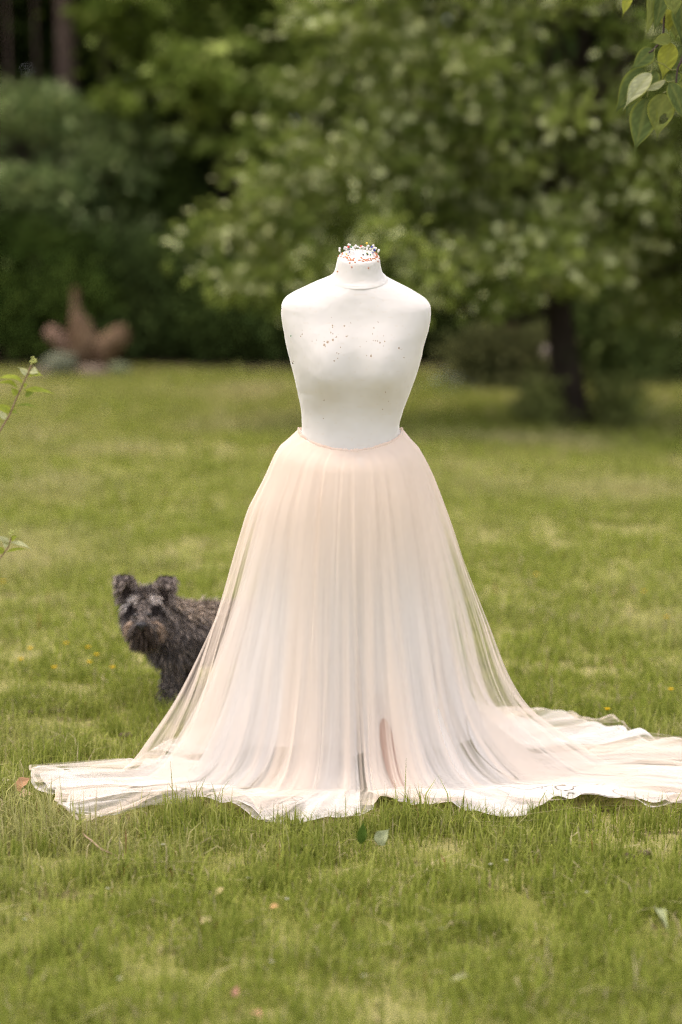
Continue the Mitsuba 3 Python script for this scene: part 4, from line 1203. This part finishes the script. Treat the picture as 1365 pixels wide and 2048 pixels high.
for u, v, lab in ((48, 1322, 'yellow buttercup left of the dog, second from the picture edge'), (62, 1300, 'yellow buttercup left of the dog, just above its nearest neighbour'), (100, 1338, 'lowest yellow buttercup left of the dog'), (172, 1298, 'yellow buttercup nearest the chin height of the dog'),
                  (173, 1326, 'yellow buttercup in the middle of the clump by the dog'), (190, 1312, 'yellow buttercup in the right half of the clump by the dog'), (212, 1338, 'yellow buttercup closest to the chest of the dog'), (1220, 1421, 'single yellow buttercup in the grass just above the train on the right'),
                  (1353, 1385, 'yellow buttercup at the right picture edge above the train'), (1330, 1240, 'yellow buttercup far back near the right picture edge'), (8, 1172, 'yellow buttercup at the left picture edge beneath the lower shoot'), (130, 1290, 'yellow buttercup topmost in the clump left of the dog'),
                  (1290, 1190, 'farthest yellow buttercup on the lawn at the right'), (1075, 1160, 'faint yellow buttercup right of the skirt at mid height')):
    flower('buttercup', ground(u, v, 0.06), 0.065, 0.0125, 5, (0.75, 0.50, 0.02), (0.55, 0.38, 0.02), lab, 'flower', 'buttercups on the lawn')
for i in range(26):
    p = ground(900 + rs.normal(0, 34), 797 + rs.normal(0, 9))
    flower('pale_blue_flower', p, rs.uniform(0.10, 0.19), 0.024, 5, (0.40, 0.46, 0.50), (0.5, 0.5, 0.3), 'pale blue flower in the clump on the lawn right of the dress form', 'flower', 'pale blue flowers on the lawn')
for u, v, lab in ((215, 1782, 'pale clover head below the dandelion stalk'), (500, 1752, 'pale clover head left of centre, nearest below the hem'), (580, 1800, 'pale clover head in the grass beneath the middle left of the hem'), (545, 1930, 'pale clover head above the two pink petals'),
                  (1010, 1720, 'upper pale clover head of a close pair right of centre'), (985, 1735, 'lower pale clover head of a close pair right of centre'), (60, 1840, 'pale clover head near the left edge of the near grass'), (880, 1860, 'pale clover head in the blurred near grass right of centre'),
                  (720, 1960, 'pale clover head nearest the bottom centre'), (250, 1960, 'pale clover head near the lower left corner'), (1180, 1790, 'pale clover head below the dark clods on the right'), (320, 1690, 'pale clover head right of the red-brown sorrel stalk')):
    flower('clover_flower', ground(u, v, 0.03), 0.032, 0.007, 8, (0.50, 0.50, 0.38), (0.4, 0.42, 0.28), lab, 'flower', 'pale clover heads in the grass')

for i, (u0, v0, u1, v1, w, c, lab, cat) in enumerate([
        (30, 1580, 62, 1552, 30, (0.50, 0.30, 0.17), 'curled orange dead leaf at the left tip of the train', 'dead leaf'), (38, 1590, 68, 1586, 20, (0.55, 0.42, 0.26), 'pale buff dead leaf below the orange one beside the train', 'dead leaf'), (5, 1566, 20, 1555, 14, (0.45, 0.43, 0.26), 'small pale leaf at the left edge of the picture by the train', 'leaf'),
        (755, 1690, 778, 1656, 34, (0.34, 0.38, 0.22), 'pale grey-green broad leaf standing in the grass before the middle of the hem', 'leaf'), (722, 1690, 728, 1640, 22, (0.07, 0.12, 0.02), 'dark upright blade beside the pale broad leaf', 'leaf'), (432, 1788, 450, 1770, 14, (0.5, 0.42, 0.2), 'little straw-coloured leaf left of centre in the grass', 'leaf'),
        (400, 1842, 428, 1838, 20, (0.5, 0.44, 0.22), 'buff leaf lying in the near grass at centre left', 'leaf'), (468, 1995, 476, 1970, 15, (0.62, 0.34, 0.25), 'upper pink petal lying in the near grass', 'petal'), (505, 2020, 525, 2032, 16, (0.66, 0.36, 0.26), 'lower pink petal lying in the near grass', 'petal'),
        (540, 1815, 560, 1810, 14, (0.55, 0.36, 0.16), 'brown leaf scrap in the grass below the hem', 'leaf'), (1310, 1805, 1340, 1850, 22, (0.32, 0.36, 0.2), 'pale long leaf in the grass at the right edge', 'leaf'), (900, 1960, 950, 1945, 12, (0.42, 0.42, 0.25), 'pale straw blade lying in the near grass at the right', 'leaf')]):
    a, b = ground(u0, v0, 0.034), ground(u1, v1, 0.040 if abs(v1 - v0) < 22 else 0.034)
    if v0 - v1 > 22:                                            # upright leaves stand in the grass
        b = at(u1, v1, a[1])
    P, f, C = leaf_mesh(a, b, w / (F / a[1]), curl=0.5, wave=0.14, seed=400 + i, nu=9, nw=7, face=(0.1, -0.7, 1))
    P[:, 2] = np.maximum(P[:, 2], 0.004)
    key = numbered({'dead leaf': 'dead_leaf', 'leaf': 'fallen_leaf', 'petal': 'fallen_petal'}[cat])
    scene[key] = mikit.ply((P, f), 'leaf_mat', smooth=True, color=np.tile(np.array(c), (len(P), 1)) * (0.85 + 0.3 * meshkit.noise(P * 200)[:, None]))
    tag(key, lab, cat)
# a spent dandelion stalk lying over
pts = np.array([ground(232, 1712, 0.02), ground(205, 1700, 0.035), ground(178, 1678, 0.05), at(157, 1653, 6.35)])
t5 = np.linspace(0, 1, 12)
pts = np.stack([Pchip(np.linspace(0, 1, 4), pts[:, i])(t5) for i in range(3)], -1)
DS = thing('dandelion_stalk', 'spent pinkish dandelion stalk bending up to the train at the lower left', 'flower stalk')
scene['stalk_pink_mat'] = {'type': 'principled', 'base_color': rgb(0.36, 0.25, 0.16), 'roughness': 0.6}
add('stem', tube(pts, 0.0018, 7), 'stalk_pink_mat', DS, smooth=True)
hd = trimesh.creation.icosphere(2, 0.0058)
hd.apply_scale([1, 1, 0.8])
hd.apply_translation(pts[-1])
scene['seed_head_mat'] = {'type': 'principled', 'base_color': rgb(0.45, 0.38, 0.29), 'roughness': 0.8}
add('seed_head', hd, 'seed_head_mat', DS, smooth=True)
# a bare twig-like red sorrel stalk
rsx = ground(252, 1725)
add('sorrel_stalk', tube([rsx, rsx + [0.001, 0, 0.04], rsx + [0.0, 0, 0.085]], [0.0016, 0.0022, 0.0008], 6), 'sorrel_mat', smooth=True)
scene['sorrel_mat'] = {'type': 'principled', 'base_color': rgb(0.22, 0.085, 0.05), 'roughness': 0.7}
tag('sorrel_stalk', 'upright red-brown sorrel stalk in the grass below the left of the train', 'weed')
for i, (u, v, r, lab) in enumerate([(112, 1428, 0.016, 'dark clod of soil in the grass left of the skirt, the larger of two'), (58, 1433, 0.011, 'small dark clod of soil in the grass at the far left'), (252, 1478, 0.013, 'dark clod in the grass close beside the skirt'), (1250, 1725, 0.017, 'dark clod among dry grass in the near lawn at the right'), (1290, 1716, 0.012, 'smaller dark clod right of the one among dry grass at the right')]):
    g = ground(u, v)
    stone('soil_clod', g + [0, 0, 0.012], (r * 1.6, r * 1.3, r * 0.6), (0.085, 0.062, 0.04), lab, 'clod', 20 + i)
